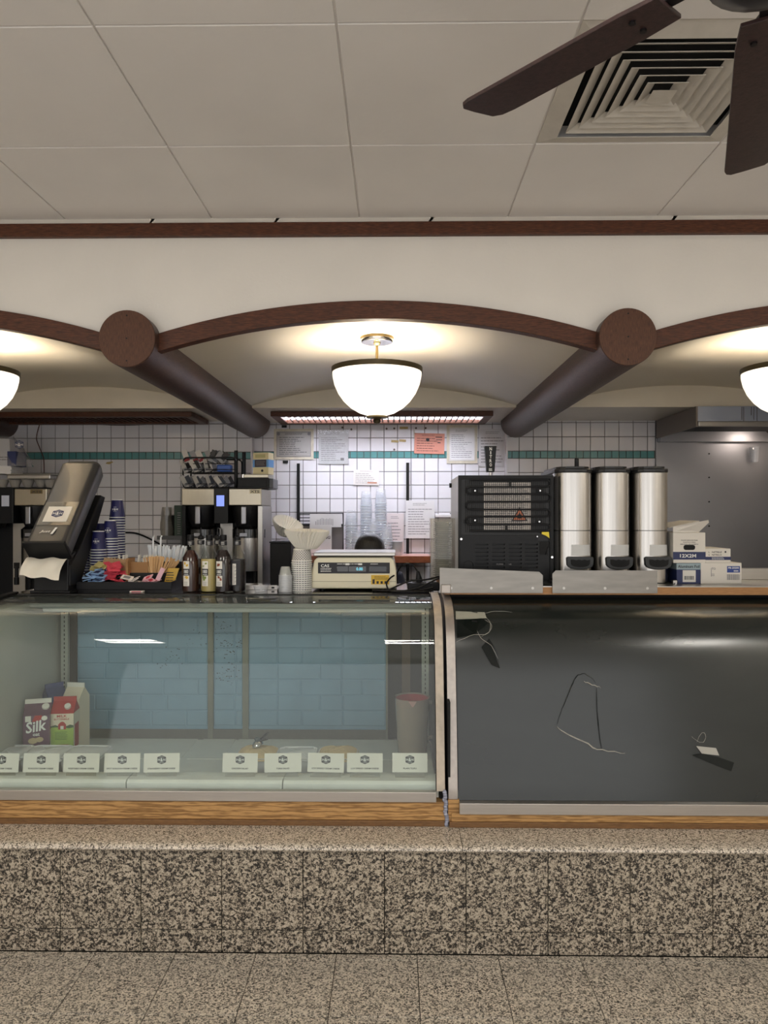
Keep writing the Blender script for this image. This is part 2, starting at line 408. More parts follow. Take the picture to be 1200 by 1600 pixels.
# ---- soffit wall above the arches (arched underside), vaults, bulkhead
XB = [X(200, 2.95)-2.007*1, X(200, 2.95), X(200, 2.95)+2.007]   # beam centres; 4th bay edge at the right wall
XB = [-3.085, -1.078, .929, 2.936]
ZB, RB = 2.356, .115
VR, VC = 3.11, 2.515
def vz(x):
    k = min(range(3), key=lambda i: abs(x-(XB[i]+XB[i+1])/2)); d = x-(XB[k]+XB[k+1])/2
    return VC-(VR-math.sqrt(VR*VR-d*d))
so = B(); N_ = 24
for k in range(3):
    xs = [XB[k]+(XB[k+1]-XB[k])*i/N_ for i in range(N_+1)]
    so.prism([(x, vz(x)) for x in xs]+[(XB[k+1], ZC+.06), (XB[k], ZC+.06)], YS, YS+.06, 'y')
struct(so.obj('wall_soffit', m_plaster))
YV = 4.96
for k in range(3):
    xs = [XB[k]+(XB[k+1]-XB[k])*i/40 for i in range(41)]; b = B()
    b.prism([(x, vz(x)) for x in xs]+[(x, vz(x)+.02) for x in reversed(xs)], YS+.06, YV+.03, 'y', smooth=True)
    o = b.obj('vault', m_vault); o.name = 'ceiling_vault'; struct(o)
    ar = B()
    # arched board fixed to the soffit edge, hanging .075 m below the vault
    x0, x1 = XB[k]+RB-.02, XB[k+1]-RB+.02; n = 28
    xs = [x0+(x1-x0)*i/n for i in range(n+1)]
    ar.prism([(x, vz(x)-.068) for x in xs]+[(x, vz(x)+.006) for x in reversed(xs)], YS-.022, YS+.03, 'y')
    struct(ar.obj('trim_arch', m_mahog, bevel=.003))
ZK = 2.37
bk = B()
for k in range(3):
    xs = [XB[k]+(XB[k+1]-XB[k])*i/30 for i in range(31)]
    bk.prism([(XB[k], ZK)]+[(XB[k+1], ZK)]+[(x, max(vz(x), ZK+.001)) for x in reversed(xs)], YV, YV+.03, 'y')
bk.box(XW0, XW1, YV+.03, 5.8, ZK, ZK+.02)
struct(bk.obj('trim_bulkhead', m_bulk))
struct(B().box(XW0, XW1, YF, 5.95, ZC+.06, ZC+.1).obj('ceiling_slab', m_plaster))
# long mahogany picture rail under the ceiling and the torn paper tape above it
struct(B().box(XW0, XW1, YS-.024, YS+.005, 2.787, 2.842).obj('trim_rail', m_mahog, bevel=.004))
m_tapew = mat('paper_tape', (206, 200, 190), .7, var=.06, vscale=8)
tp = struct(B().box(XW0, XW1, YS-.006, YS+.004, 2.842, 2.862).obj('trim_tape', m_plaster))
xx = XW0
while xx < XW1:
    l = rnd.uniform(.5, 1.1); x1 = min(xx+l, XW1); a = rnd.uniform(-.003, .003)
    B().prism([(xx, 2.843), (x1, 2.843+a), (x1+.02, 2.866), (xx+.015, 2.866-a)], YS-.011, YS-.007, 'y').obj('tape_length', m_tapew, tp); xx = x1+rnd.choice((-.01, .012))
# ---- beams
for i, x in enumerate(XB[1:3]):
    o = struct(B().cyl((x, 2.95, ZB), RB, 2.72, 48, 0, 'y').obj('beam', m_mahogy))
    B().cyl((x, 2.944, ZB), RB-.001, .006, 48, 0, 'y').obj('end_cap', m_mahogv, o, bevel=.001)
    b = B()
    for dx, dz in ((0, .092), (0, -.09), (0, 0)): b.cyl((x+dx, 2.9425, ZB+dz), .0035, .004, 8, 0, 'y')
    p = b.obj('nail_holes', m_dark, o); p['kind'] = 'stuff'
for x in (XB[0]+.05, XB[3]-.05):
    struct(B().cyl((x, 2.95, ZB), RB, 2.72, 32, 0, 'y').obj('beam', m_mahogy))
# ---- back wall in three runs, tile by tile
XL, XR, XS = at(393, 700, 5.67).x, at(792, 700, 5.67).x, 1.997
def tile_mesh(w, h):
    k = ('t', round(w, 4), round(h, 4))
    if k not in tm:
        b = B(); g, c, d = .0017, .0014, .006; a, e = w/2-g, h/2-g
        vs = [(-a, 0, -e), (a, 0, -e), (a, 0, e), (-a, 0, e), (-a+c, -d, -e+c), (a-c, -d, -e+c), (a-c, -d, e-c), (-a+c, -d, e-c)]
        b.add(vs, [(4, 5, 6, 7), (0, 1, 5, 4), (1, 2, 6, 5), (2, 3, 7, 6), (3, 0, 4, 7)])
        tm[k] = b.mesh('tile')
    return tm[k]
def tile_wall(name, x0, x1, Y, p, xj, zt, zb, ztop, zlow):
    wl = struct(B().box(x0, x1, Y+.006, Y+.12, 0, ztop+.05).obj(name, m_grout))
    def put(nm, a, b_, c, d, m):
        a, b_ = max(a, x0), min(b_, x1); d = min(d, ztop+.03)
        if b_-a < .012 or d-c < .012: return
        me = tile_mesh(b_-a, d-c)
        if not me.materials: me.materials.append(m)
        link(nm, me, wl, ((a+b_)/2, Y+.006, (c+d)/2))
    n0 = math.floor((x0-xj)/p); n1 = math.ceil((x1-xj)/p)
    for i in range(n0, n1):
        xa = xj+i*p; z = zb
        while z > zlow: put('tile', xa, xa+p, z-p, z, m_tile); z -= p
        z = zt
        while z < ztop: put('tile', xa, xa+p, z, z+p, m_tile); z += p
        for k in range(2): put('teal_tile', xa+k*p/2, xa+(k+1)*p/2, zb, zt, m_teal)
    return wl
tile_wall('wall_back_left', XW0, XL, 5.67, .1088, at(108, 700, 5.67).x, 2.133, 2.079, ZK, 1.24)
wbc = tile_wall('wall_back_middle', XL, XR, 5.76, .1058, at(452.5, 700, 5.76).x, 2.144, 2.092, ZK, 1.05)
tile_wall('wall_back_right', XR, XS, 5.67, .1090, at(922.5, 700, 5.67).x, 2.138, 2.082, ZK, 1.30)
struct(B().box(XS, XW1+.1, 5.68, 5.79, 0, ZK+.05).obj('wall_back_kitchen', m_plaster))
for x in (XL, XR): struct(B().box(x-.006 if x < 0 else x-.004, x+.004 if x < 0 else x+.006, 5.664, 5.766, .9, ZK).obj('trim_corner', m_tile))
# ---- side walls and an unseen shop front, its wide window added for daylight
struct(B().box(XW0-.1, XW0, YF, 5.8, 0, ZC+.06).obj('wall_left', m_plaster))
struct(B().box(XW1, XW1+.1, YF, 5.8, 0, ZC+.06).obj('wall_right', m_plaster))
b = B(); b.box(XW0, XW1, YF-.1, YF, 0, .12); b.box(XW0, XW1, YF-.1, YF, 2.78, ZC+.06)
for x in (XW0, XW1-.08): b.box(x, x+.08, YF-.1, YF, .12, 2.78)
struct(b.obj('wall_front', m_plaster))
for i, (x0, x1) in enumerate(((XW0+.08, XW1-.08),)):
    wn = B(); t = .05
    wn.box(x0, x1, YF-.08, YF-.02, .12, .12+t); wn.box(x0, x1, YF-.08, YF-.02, 2.78-t, 2.78); wn.box(x0, x0+t, YF-.08, YF-.02, .12+t, 2.78-t); wn.box(x1-t, x1, YF-.08, YF-.02, .12+t, 2.78-t)
    struct(wn.obj('window_%d' % (i+1), m_alu))
# ---- ceiling troffers (out of view behind the viewer; they light the room and show in the case glass)
m_tube = mat('lit_diffuser', (255, 250, 240), .5, emit=TROFFER_E)
WHERE = {1: 'left', 5: 'middle', 9: 'right'}
for i, j in TRO:
    x0, x1 = max(XC[i], XW0+.01), min(XC[i+1], XW1-.01); y0, y1 = YC[j+1], YC[j]
    t = thing('ceiling_light', 'square recessed fluorescent ceiling light, %s one of the row behind the viewer' % WHERE[i], 'light', ((x0+x1)/2, (y0+y1)/2, ZC), 0, 'fluorescent ceiling lights')
    a, c = (x1-x0)/2-.01, (y1-y0)/2-.01; b = B()
    for q in ((-a, a, -c, -c+.03), (-a, a, c-.03, c), (-a, -a+.03, -c+.03, c-.03), (a-.03, a, -c+.03, c-.03)): b.box(*q, -.006, .003)
    b.obj('frame', m_white, t)
    for q in (-1, 1): B().box(-a+.05, a-.05, q*.13-.09, q*.13+.09, -.003, .003).obj('diffuser', m_tube, t)
# ---- four-way air diffuser
xa, xb, ya, yb = XC[6], XC[7], YC[2], YC[1]
df = thing('air_diffuser', 'square white four-way ceiling air diffuser with nested louvres', 'vent', ((xa+xb)/2, (ya+yb)/2, ZC))
h = (xb-xa)/2-.004
B().box(-h+.018, h-.018, -h+.018, h-.018, .045, .055).obj('duct_shade', m_dark, df)  # black sheet painting the shade seen between the louvres
def ring(b, o0, z0, o1, z1, t=.003):
    A = [(-o0, -o0, z0), (o0, -o0, z0), (o0, o0, z0), (-o0, o0, z0)]; C = [(-o1, -o1, z1), (o1, -o1, z1), (o1, o1, z1), (-o1, o1, z1)]
    D = [(x, y, z+t) for x, y, z in A+C]
    vs = A+C+D
    for i in range(4):
        j = (i+1) % 4
        b.add([vs[q] for q in (i, j, 4+j, 4+i, 8+i, 8+j, 12+j, 12+i)], [(0, 1, 2, 3), (4, 7, 6, 5), (0, 4, 5, 1), (2, 6, 7, 3), (0, 3, 7, 4), (1, 5, 6, 2)])
    return b
m_dif = mat('diffuser_paint', (198, 192, 183), .5, var=.08, vscale=18)
ring(B(), h, .0, h-.055, -.012).obj('outer_frame', m_dif, df)
for k in range(6):
    q = .222-.033*k
    ring(B(), q, -.010-.001*k, q-.030, .006-.001*k, .002).obj('louvre', m_dif, df)
    if k == 5: pass
B().add([(-.034, -.034, -.022), (.034, -.034, -.022), (.034, .034, -.022), (-.034, .034, -.022), (0, 0, -.002)], [(0, 1, 4), (1, 2, 4), (2, 3, 4), (3, 0, 4), (3, 2, 1, 0)]).obj('centre_louvre', m_dif, df)
# ---- ceiling fan (hub out of the frame at the top right)
m_fan = wood('fan_blade', (40, 28, 28), (66, 46, 44), sx=(6, 6, 6), scale=4, rough=.45)
m_fanm = mat('fan_bronze', (40, 36, 38), .35, metal=.6)
fan = thing('ceiling_fan', 'dark brown ceiling fan with wooden blades below the white ceiling', 'fan', (.575, 1.117, 2.5))
B().lathe([(.02, .368), (.07, .36), (.075, .30), (.02, .28)], 24).obj('canopy', m_fanm, fan)
B().cyl((0, 0, .1), .014, .2, 12).obj('rod', m_fanm, fan)
B().lathe([(.02, .12), (.09, .11), (.115, .06), (.115, .0), (.10, -.03), (.06, -.05), (.02, -.055)], 28).obj('motor', m_fanm, fan)
for k in range(5):
    a = R(67.5) if k == 0 else (R(132) if k == 1 else R(132+72*(k-1)))
    Lb = .76 if k == 0 else .615
    Lb = .775 if k == 0 else .60
    wd = .104
    out = [(.17, -wd*.40), (.24, -wd*.46), (Lb-.06, -wd*.5), (Lb-.03, -wd*.47), (Lb-.012, -wd*.36), (Lb, wd*.1), (Lb+.004, wd*.36), (Lb-.004, wd*.46), (Lb-.02, wd*.5), (.24, wd*.46), (.17, wd*.40)]
    bl = B().prism(out, -.004, .004, 'z').obj('blade', m_fan, fan, (0, 0, 0), (R(-3), 0, a), bevel=.0015)
    b = B(); b.prism([(.09, -.014), (.17, -.012), (.22, -.036), (.24, -.03), (.25, 0), (.24, .03), (.22, .036), (.17, .012), (.09, .014)], .0045, .010, 'z')
    for y in (-.018, .018): b.cyl((.228, y, -.008), .006, .005, 10)
    b.obj('blade_iron', m_fanm, bl)
# ---- pendant bowls, one per bay
m_bowl = mat('lit_bowl', (255, 244, 226), .35, emit=BOWL_E)
m_brass = mat('aged_brass', (112, 98, 66), .38, metal=.8, var=.15, vscale=30)
m_brassd = mat('dark_brass', (74, 66, 48), .4, metal=.7)
def pendant(x, y, label):
    zt = vz(x)
    p = thing('pendant_light', label, 'lamp', (x, y, zt), 0, 'bowl pendants under the vaults')
    B().lathe([(.001, -.026), (.076, -.026), (.08, -.020), (.08, .0), (.001, .002)], 32).obj('canopy', m_chrome, p)
    B().lathe([(.0805, -.012), (.082, -.010), (.082, .003), (.0805, .003)], 32).obj('canopy_ring', m_brass, p)
    B().lathe([(.018, -.028), (.014, -.036), (.007, -.040), (.007, -.30), (.001, -.30)], 16).obj('stem', m_brass, p)
    zr = 2.352-zt; rr = .219
    pr = [(rr*math.sin(t), zr-.225*math.cos(t)) for t in [R(q) for q in (2, 12, 24, 36, 48, 60, 72, 82, 90)]]
    o = B().open().lathe(pr+[(r-.004, z) for r, z in reversed(pr)], 40).obj('glass_bowl', m_bowl, p)
    B().open().lathe([(rr-.004, zr-.012), (rr+.004, zr-.012), (rr+.004, zr+.012), (rr-.004, zr+.012), (rr-.004, zr-.012)], 40).obj('rim_band', m_brassd, p)
    b = B()
    for k in range(3):
        a = k*2.094; b.tube([(0, 0, zr-.01), (.215*math.cos(a), .215*math.sin(a), zr+.004)], .004, 6)
    b.obj('spider', m_brassd, p)
    f = B().lathe([(.001, zr-.222), (.052, zr-.224), (.054, zr-.232), (.024, zr-.236), (.001, zr-.237)], 24).obj('finial_plate', m_brass, p)
    B().lathe([(.001, zr-.232), (.016, zr-.236), (.020, zr-.246), (.013, zr-.258), (.001, zr-.262)], 16).obj('finial', m_brassd, p)
    B().lathe([(.001, zr-.19), (.025, zr-.185), (.03, zr-.16), (.02, zr-.12), (.012, zr-.10), (.001, zr-.10)], 14).obj('bulb', mat('bulb_lit%d' % int(x*100), (255, 236, 205), .4, emit=6), p)
    ld = bpy.data.lights.new('bulb_light', 'POINT'); ld.energy = PENDANT_W; ld.color = (1, .92, .80); ld.shadow_soft_size = .035
    lo = bpy.data.objects.new('bulb_light', ld); COL.objects.link(lo); lo.parent = p; lo.location = (0, 0, zr-.015)
    # the lamp sits just over the bulb, its bowl cuts the light off sideways
    lo.location = (.0, 0, zr-.055)
    return p
pendant(X(589, 3.6), 3.6, 'lit white glass bowl pendant hanging in the middle vault')
pendant(X(589, 3.6)-2.007, 3.6, 'lit white bowl pendant hanging in the vault beyond the left beam')
pendant(X(589, 3.6)+2.007, 3.6, 'lit white bowl pendant hanging in the vault beyond the right beam')
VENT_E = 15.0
# ---- wooden vents under the bulkhead
def vent(x0, x1, label, lit):
    v = thing('bulkhead_vent', label, 'vent', ((x0+x1)/2, 5.36, ZK), 0, 'wood-framed vents under the bulkhead')
    a, c = (x1-x0)/2, .235; b = B()
    for q in ((-a, a, -c, -c+.06), (-a, a, c-.06, c)): B().box(*q, -.035, 0).obj('frame_rail', m_mahog, v, bevel=.004)
    for q in ((-a, -a+.06), (a-.06, a)): B().box(q[0], q[1], -c+.06, c-.06, -.035, 0).obj('frame_rail', m_mahog, v, bevel=.004)
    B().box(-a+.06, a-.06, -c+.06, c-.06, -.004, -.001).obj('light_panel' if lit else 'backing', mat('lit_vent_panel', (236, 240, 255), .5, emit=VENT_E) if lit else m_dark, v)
    n = int((2*a-.12)/.042)
    sl = B().box(-.005, .005, -c+.062, c-.062, -.024, -.006).mesh('slat'); sl.materials.append(m_mahog)
    for k in range(1, n): link('slat', sl, v, (-a+.06+(2*a-.12)*k/n, 0, 0))
vent(-.868, .685, 'mahogany-framed slatted vent behind the middle pendant', True)
vent(-3.0, -1.42, 'mahogany-framed dark vent under the bulkhead left of the left beam', False)
# ---- steel cladding and hood on the kitchen side
sp = thing('steel_wall_panel', 'brushed stainless steel wall panel under the exhaust hood', 'wall panel', ((XS+XW1)/2, 5.675, 1.6))
hw = (XW1-XS)/2
B().box(-hw, hw, -.012, .002, -.7, .77).obj('sheet', m_steelp, sp)
b = B()
xq = at(1108, 700, 5.66).x-(XS+XW1)/2
for py in (684, 709, 746, 784, 822): b.cyl((xq, -.017, Z(py, 5.66, 1108)-1.6), .006, .006, 10, 0, 'y')
p = b.obj('screw_heads', m_dark, sp); p['kind'] = 'stuff'
hd = thing('exhaust_hood', 'low stainless steel exhaust hood hung under the bulkhead', 'hood', ((XS+XW1)/2, 5.27, 2.232))
m_hoodl = mat('hood_side', (126, 116, 108), .45, metal=.4)
B().box(-hw, -hw+.012, -.36, .385, 0, .135).obj('side_panel', m_hoodl, hd)
B().box(-hw+.012, hw, -.36, -.348, .035, .135).obj('front_panel', mat('hood_steel', (160, 168, 186), .35, metal=.8), hd)
B().box(-hw+.012, hw, -.372, -.34, 0, .035).obj('grease_lip', m_steel, hd, bevel=.006)
B().box(-hw+.012, hw, -.34, .385, .045, .055).obj('under_panel', m_blackm, hd)
B().box(-hw+.012, hw, .33, .385, -.03, .045).obj('rear_flange', m_steelp, hd)
b = B()
for px, l in ((1160, .09), (1163, .1), (1175, .06), (1179, .09), (1184, .1)):
    x = at(px, 650, 4.9).x-(XS+XW1)/2; b.box(x-.0015, x+.0015, -.362, -.36, .135-l, .13)
p = b.obj('grease_drips', mat('grease', (74, 60, 44), .4), hd); p['kind'] = 'stuff'
B().box(-hw+.05, hw, -.3, .38, .056, .13).obj('core', m_blackm, hd)
B().cyl((.30, -.05, .03), .05, .016, 20).obj('hood_lamp', mat('lit_hood_lamp', (255, 236, 220), .4, emit=45), hd)
cup = B().open().lathe([(.026, 0), (.036, .115), (.0375, .115), (.0275, 0), (.001, 0)], 24)  # solid cup modelled in place of a reflection in the steel
pc = at(1181, 722, 5.6)
tag(cup.obj('cup_reflection', m_clearcup, None, (pc.x, 5.62, pc.z)), 'cup reflected in the steel wall panel, modelled as a frosted plastic cup', 'cup')
# ================================================================== DISPLAY CASES
PROF = [(2.930, .549), (2.951, .66), (2.978, .80), (3.007, .93), (3.032, 1.03), (3.058, 1.115), (3.088, 1.175), (3.135, 1.225), (3.205, 1.255), (3.30, 1.270), (3.43, 1.276)]
PS = [(p.x, p.y) for p in smooth_path([(a, b, 0) for a, b in PROF], 5)]
def strip(x0, x1, off, th, prof=PS, zmin=None):
    """curved sheet following the case profile, offset outward, th thick"""
    a, c = [], []
    for i, (y, z) in enumerate(prof):
        q0, q1 = prof[max(i-1, 0)], prof[min(i+1, len(prof)-1)]
        t = Vector((q1[0]-q0[0], q1[1]-q0[1])).normalized(); n = Vector((-t.y, t.x))
        a.append((y+n.x*off, z+n.y*off)); c.append((y+n.x*(off-th), z+n.y*(off-th)))
    b = B(); n_ = len(a)
    for x in (x0, x1): b.add([(x, y, z) for y, z in a+list(reversed(c))], [tuple(range(2*n_))] if False else [(i, i+1, 2*n_-2-i, 2*n_-1-i) for i in range(n_-1)])
    vs = [(x, y, z) for x in (x0, x1) for y, z in a+list(reversed(c))]; m = 2*n_
    for i in range(m): 
        j = (i+1) % m; sm = i not in (n_-1, m-1)
        b.add(vs, [(i, j, m+j, m+i)], 0, sm)
    return b
ZT = 1.28
LX0, LX1 = -1.80, .201
ca = thing('display_case', 'curved clear glass deli case with blue papered back and oak base', 'display case', (0, 0, 0))
B().box(LX0, LX1-.002, 2.916, 2.966, .437, .509).obj('base_board', m_oak, ca, bevel=.002)
B().box(LX0, LX1-.004, 2.908, 3.94, ZL, .437).obj('base_strip', m_oakd, ca, bevel=.002)
B().box(LX0, .164, 2.906, 2.936, .511, .551).obj('bottom_rail', m_alu, ca, bevel=.002)
strip(LX0+.03, .166, 0, .006).obj('curved_glass', m_glass, ca)
br = strip(.166, .199, .010, .012).obj('bracket', m_aluw, ca)
strip(LX0, LX0+.034, .010, .012).obj('bracket', m_black, ca)
strip(.163, .169, .004, .012).obj('gasket', m_black, ca)
# inside shell
YI = 3.76
B().box(LX0, LX0+.09, 2.97, YI, .51, 1.235).obj('end_panel', m_case, ca)
side = [(y+.02, z-.012) for y, z in PS]+[(3.9, 1.26), (3.9, .51), (2.95, .51)]
B().prism(side, .180, .196, 'x').obj('end_glass', m_dark, ca)
B().box(LX0+.09, .18, 2.966, YI+.02, .437, .488).obj('well_floor', m_case, ca)
xs = [LX0+.09, X(203, 3.0), X(444, 3.0), .178]
for a, c in zip(xs, xs[1:]):
    b = B(); b.prism([(2.955, .512), (2.955, .565), (2.965, .575), (3.05, .575), (3.05, .55), (2.985, .52)], a+.002, c-.002, 'x'); b.obj('lip_panel', m_deck, ca, bevel=.002)
xs = [LX0+.09, X(355, 3.4)-.5, X(465, 3.5), .178]
for a, c in zip(xs, xs[1:]):
    B().box(a+.003, c-.003, 3.06, YI-.014, .488, .500).obj('deck_panel', m_deck, ca, bevel=.003)
for x0, x1 in ((LX0+.1, X(280, 3.42)), (X(290, 3.42), X(345, 3.42)), (X(350, 3.42), .17)):
    B().box(x0, x1, 3.44, YI-.014, .500, .503).obj('rear_deck', m_deck, ca, bevel=.001)
B().box(LX0+.09, .18, YI+.024, YI+.036, .5, 1.24).obj('back_void', m_dark, ca)  # black sheet in place of shade beyond the open rear
zb0, zb1 = Z(1154, YI), Z(1140, YI)
m_frame = mat('door_frame', (96, 94, 88), .5, var=.1); m_post = mat('door_post', (120, 120, 108), .5, metal=.3, var=.1)
B().box(LX0+.09, X(603, YI), YI-.012, YI+.01, .50, zb1).obj('bottom_track', m_frame, ca)
B().box(LX0+.09, .18, YI-.03, YI+.04, 1.215, 1.25).obj('top_track', m_case, ca)
for px0, px1, m in ((107, 122, m_blackm), (326, 334, m_post), (380, 389, m_post), (603, 606, m_post)):
    B().box(X(px0, YI), X(px1, YI), YI-.018, YI+.01, .50, 1.215).obj('door_stile', m, ca)
m_grime = mat('mould_specks', (50, 58, 60), .8)
brk = {}
def papered_door(px0, px1, cols, yo):
    x0, x1 = X(px0, YI), X(px1, YI); z0, z1 = zb1, 1.215
    d = B().box(x0, x1, YI+yo, YI+.02, z0, z1).obj('papered_door', m_blue, ca)
    zr = Z(1134, YI, 450); rh = 24.3*YI/F; row = 0; z = zr-0.0
    while z < z1-.02:
        cuts = sorted(set([x0]+[c for c in cols[row % len(cols)] if x0+.02 < c < x1-.02]+[x1]))
        for a, c in zip(cuts, cuts[1:]):
            zz = min(z+rh, z1); k = (round(c-a, 3), round(zz-z, 3))
            if k not in brk:
                w2, h2 = (c-a)/2-.0016, (zz-z)/2-.0016; q = .004; b = B()
                b.add([(-w2, 0, -h2), (w2, 0, -h2), (w2, 0, h2), (-w2, 0, h2), (-w2+q, -.0035, -h2+q), (w2-q, -.0035, -h2+q), (w2-q, -.0035, h2-q), (-w2+q, -.0035, h2-q)],
                      [(4, 5, 6, 7), (0, 1, 5, 4), (1, 2, 6, 5), (2, 3, 7, 6), (3, 0, 4, 7)])
                brk[k] = b.mesh('embossed_brick'); brk[k].materials.append(m_blue)
            link('embossed_brick', brk[k], d, ((a+c)/2, YI+yo, (z+zz)/2))
        z += rh; row += 1
    return d
cl = lambda *p: [X(q, YI) for q in p]
papered_door(334, 380, [cl(369), cl(367), cl(334, 370), cl(368)], -.002)
papered_door(389, 603, [cl(434, 472, 536), cl(434, 500, 536), cl(434, 470, 534, 566), cl(434, 500, 534)], -.004)
papered_door(122, 326, [cl(170, 238, 292), cl(150, 220, 262), cl(188, 256, 310), cl(165, 215, 280)], -.006)
b = B(); r2 = random.Random(3)
for cx, cz, sx, n in ((365, 1010, 14, 60), (345, 985, 8, 25), (272, 1028, 14, 26), (310, 1000, 12, 14), (362, 1050, 14, 45)):
    for i in range(n):
        px, py = cx+r2.gauss(0, sx), cz+r2.gauss(0, 10)
        if 334 < px < 379 or px < 324: s_ = r2.uniform(.0008, .0022); q = at(px, py, YI-.010); b.box(q.x-s_*1.5, q.x+s_*1.5, YI-.0115, YI-.0105, q.z-s_, q.z+s_)
p = b.obj('mould_specks', m_grime, ca); p['kind'] = 'stuff'
# right hand gap: black sheet as shade behind a brown post, perforated shelf standards
B().box(X(628, YI), X(641, YI), YI-.02, YI+.0, .5, 1.22).obj('timber_post', mat('dull_wood', (92, 74, 60), .7), ca)
for px, Y in ((95, 3.70), (659, 3.70)):
    x0, x1 = X(px, Y), X(px+11, Y)
    up = B().box(x0, x1, Y, Y+.02, .50, 1.235).obj('shelf_standard', mat('standard%d' % px, (176, 178, 168), .4, metal=.3), ca)
    b = B()
    for k in range(30): b.box((x0+x1)/2-.0025, (x0+x1)/2+.0025, Y-.0006, Y, .55+k*.022, .562+k*.022)
    p = b.obj('slots', m_dark, up); p['kind'] = 'stuff'
# top: dark glossy counter and light housing
B().box(LX0+.005, .165, 3.405, 3.94, 1.262, ZT).obj('counter_top', m_blackg, ca, bevel=.005)
B().box(LX0+.005, .165, 3.36, 3.41, 1.240, 1.268).obj('front_trim', m_blackm, ca, bevel=.004)
B().box(LX0+.09, .17, 3.42, 3.52, 1.212, 1.258).obj('light_housing', m_case, ca, bevel=.004)
tb = B().cyl((LX0+.14, 3.46, 1.20), .013, 1.8, 16, 0, 'x').obj('fluorescent_tube', mat('unlit_tube', (206, 210, 206), .3), ca)
B().box(LX0, .19, 3.80, 3.94, .51, 1.262).obj('rear_body', m_case, ca)
# caulk lump in the gap between the cases
b = B(); r3 = random.Random(5)
for i in range(14):
    t = i/13; x = .196+.010*t+r3.uniform(-.003, .003); z = .55-.125*t
    b.lathe([(.001, -.012), (.007, -.006), (.009, 0), (.006, .007), (.001, .011)], 8, 0, None, (x, 2.914-.004*r3.random(), z))
o = b.obj('caulk_bead', mat('blue_grey_caulk', (146, 150, 168), .25), ca)

# ---- right case: dark filmed glass
RX0, RX1 = .211, 2.30
cb = thing('display_case', 'dark filmed curved glass deli case with torn patches and plywood top edge', 'display case', (0, 0, 0))
B().box(RX0+.012, RX1, 2.905, 3.94, .437, .470).obj('base_board', m_oak, cb, bevel=.002)
B().box(RX0+.004, RX1, 2.900, 3.94, ZL, .437).obj('base_strip', m_oakd, cb, bevel=.002)
B().box(RX0, .255, 2.912, 2.935, .437, .52).obj('post_foot', m_oak, cb)
B().box(.254, RX1, 2.892, 2.925, .470, .514).obj('bottom_rail', m_alu, cb, bevel=.002)
m_film = mat('dark_film_glass', (33, 37, 35), .2, var=.16, vscale=2.2, spec=.55, stretch=(1, 2, 3))
strip(.25, RX1, -.002, .006, [(2.924, .514)]+PS).obj('curved_glass', m_film, cb)
P2 = [(2.930, .490)]+PS
PR = [(2.924, .514)]+PS
m_bracket = mat('bare_aluminium', (172, 164, 157), .4, metal=.7, var=.12, vscale=40)
strip(RX0+.002, .249, .010, .012, P2).obj('bracket', m_bracket, cb)
strip(.247, .253, .004, .01).obj('gasket', m_black, cb)
B().box(RX0, RX0+.010, 2.93, 3.9, .515, .9).obj('end_panel', m_dark, cb)  # black face paints the shade in the gap between the cases
B().box(RX0+.05, RX1, 3.3, 3.94, .47, 1.24).obj('body', m_dark, cb)
ZR = 1.33
B().box(RX0+.01, RX1, 3.28, 3.94, 1.292, ZR-.004).obj('plywood_top', m_ply, cb)
B().box(RX0+.01, RX1, 3.277, 3.94, ZR-.004, ZR).obj('laminate', m_steel, cb)
B().box(RX0+.02, RX1, 3.36, 3.9, 1.262, 1.292).obj('gap_shade', m_dark, cb)  # black box standing in for the shaded gap under the plywood
B().box(X(1150, 3.62), RX1, 3.62, 3.66, ZR, ZR+.055).obj('steel_kerb', m_steel, cb, bevel=.002)
def on_film(px, py, off=.0):
    """point on the curved glass seen at a pixel, by marching the profile"""
    best = None
    for y, z in PS:
        q = at(px, py, y); e = abs(q.z-z)
        if best is None or e < best[0]: best = (e, q.x, y, z)
    for i in range(len(PS)-1):
        (ya, za), (yb, zb) = PS[i], PS[i+1]
        for t in (0, .25, .5, .75):
            y, z = ya+(yb-ya)*t, za+(zb-za)*t; q = at(px, py, y); e = abs(q.z-z)
            if e < best[0]: best = (e, q.x, y, z)
    return Vector((best[1], best[2]-.0035-off, best[3]+.001))
def tear(outline, name, m, th=.0012):
    pts = [on_film(*p) for p in outline]; n = len(pts); b = B()
    v = pts+[p+Vector((0, -th, th*.3)) for p in pts]
    b.add(v, [tuple(range(n)), tuple(range(2*n-1, n-1, -1))]+[(i, (i+1) % n, n+(i+1) % n, n+i) for i in range(n)]); return b.obj(name, m, cb)
m_tear = mat('torn_film_edge', (168, 166, 158), .5); m_patch = mat('bare_dark_glass', (14, 20, 18), .06, spec=.3)
def crack(pts, r, m=m_tear):
    n_ = (len(pts)-1)*4+1; r = [r*(.25+.75*math.sin(math.pi*(i+.6)/(n_+.2))*(.6+.4*abs(math.sin(i*2.3)))) for i in range(n_)]
    P_ = [on_film(*p) for p in smooth2(pts)]
    B().tube([p+Vector((0, -.0006, 0)) for p in P_], r, 5).obj('torn_edge', m, cb)
def smooth2(pts): return [(p.x, p.y) for p in smooth_path([(a, b, 0) for a, b in pts], 4)]
crack([(870, 1133), (878, 1108), (890, 1080), (900, 1058), (914, 1053), (930, 1066)], .0013, m_patch)
crack([(912, 1065), (925, 1070), (938, 1074)], .0022)
crack([(932, 1075), (933, 1110), (937, 1150), (941, 1175)], .0016, m_patch)
crack([(870, 1136), (886, 1148), (912, 1160), (940, 1172), (976, 1177)], .0030)
crack([(1080, 1152), (1096, 1160), (1102, 1150), (1096, 1145), (1088, 1160)], .0008)
crack([(713, 1003), (740, 992), (762, 990), (766, 975), (760, 965)], .0012)
crack([(745, 985), (752, 998), (768, 1010), (778, 1030)], .0010)
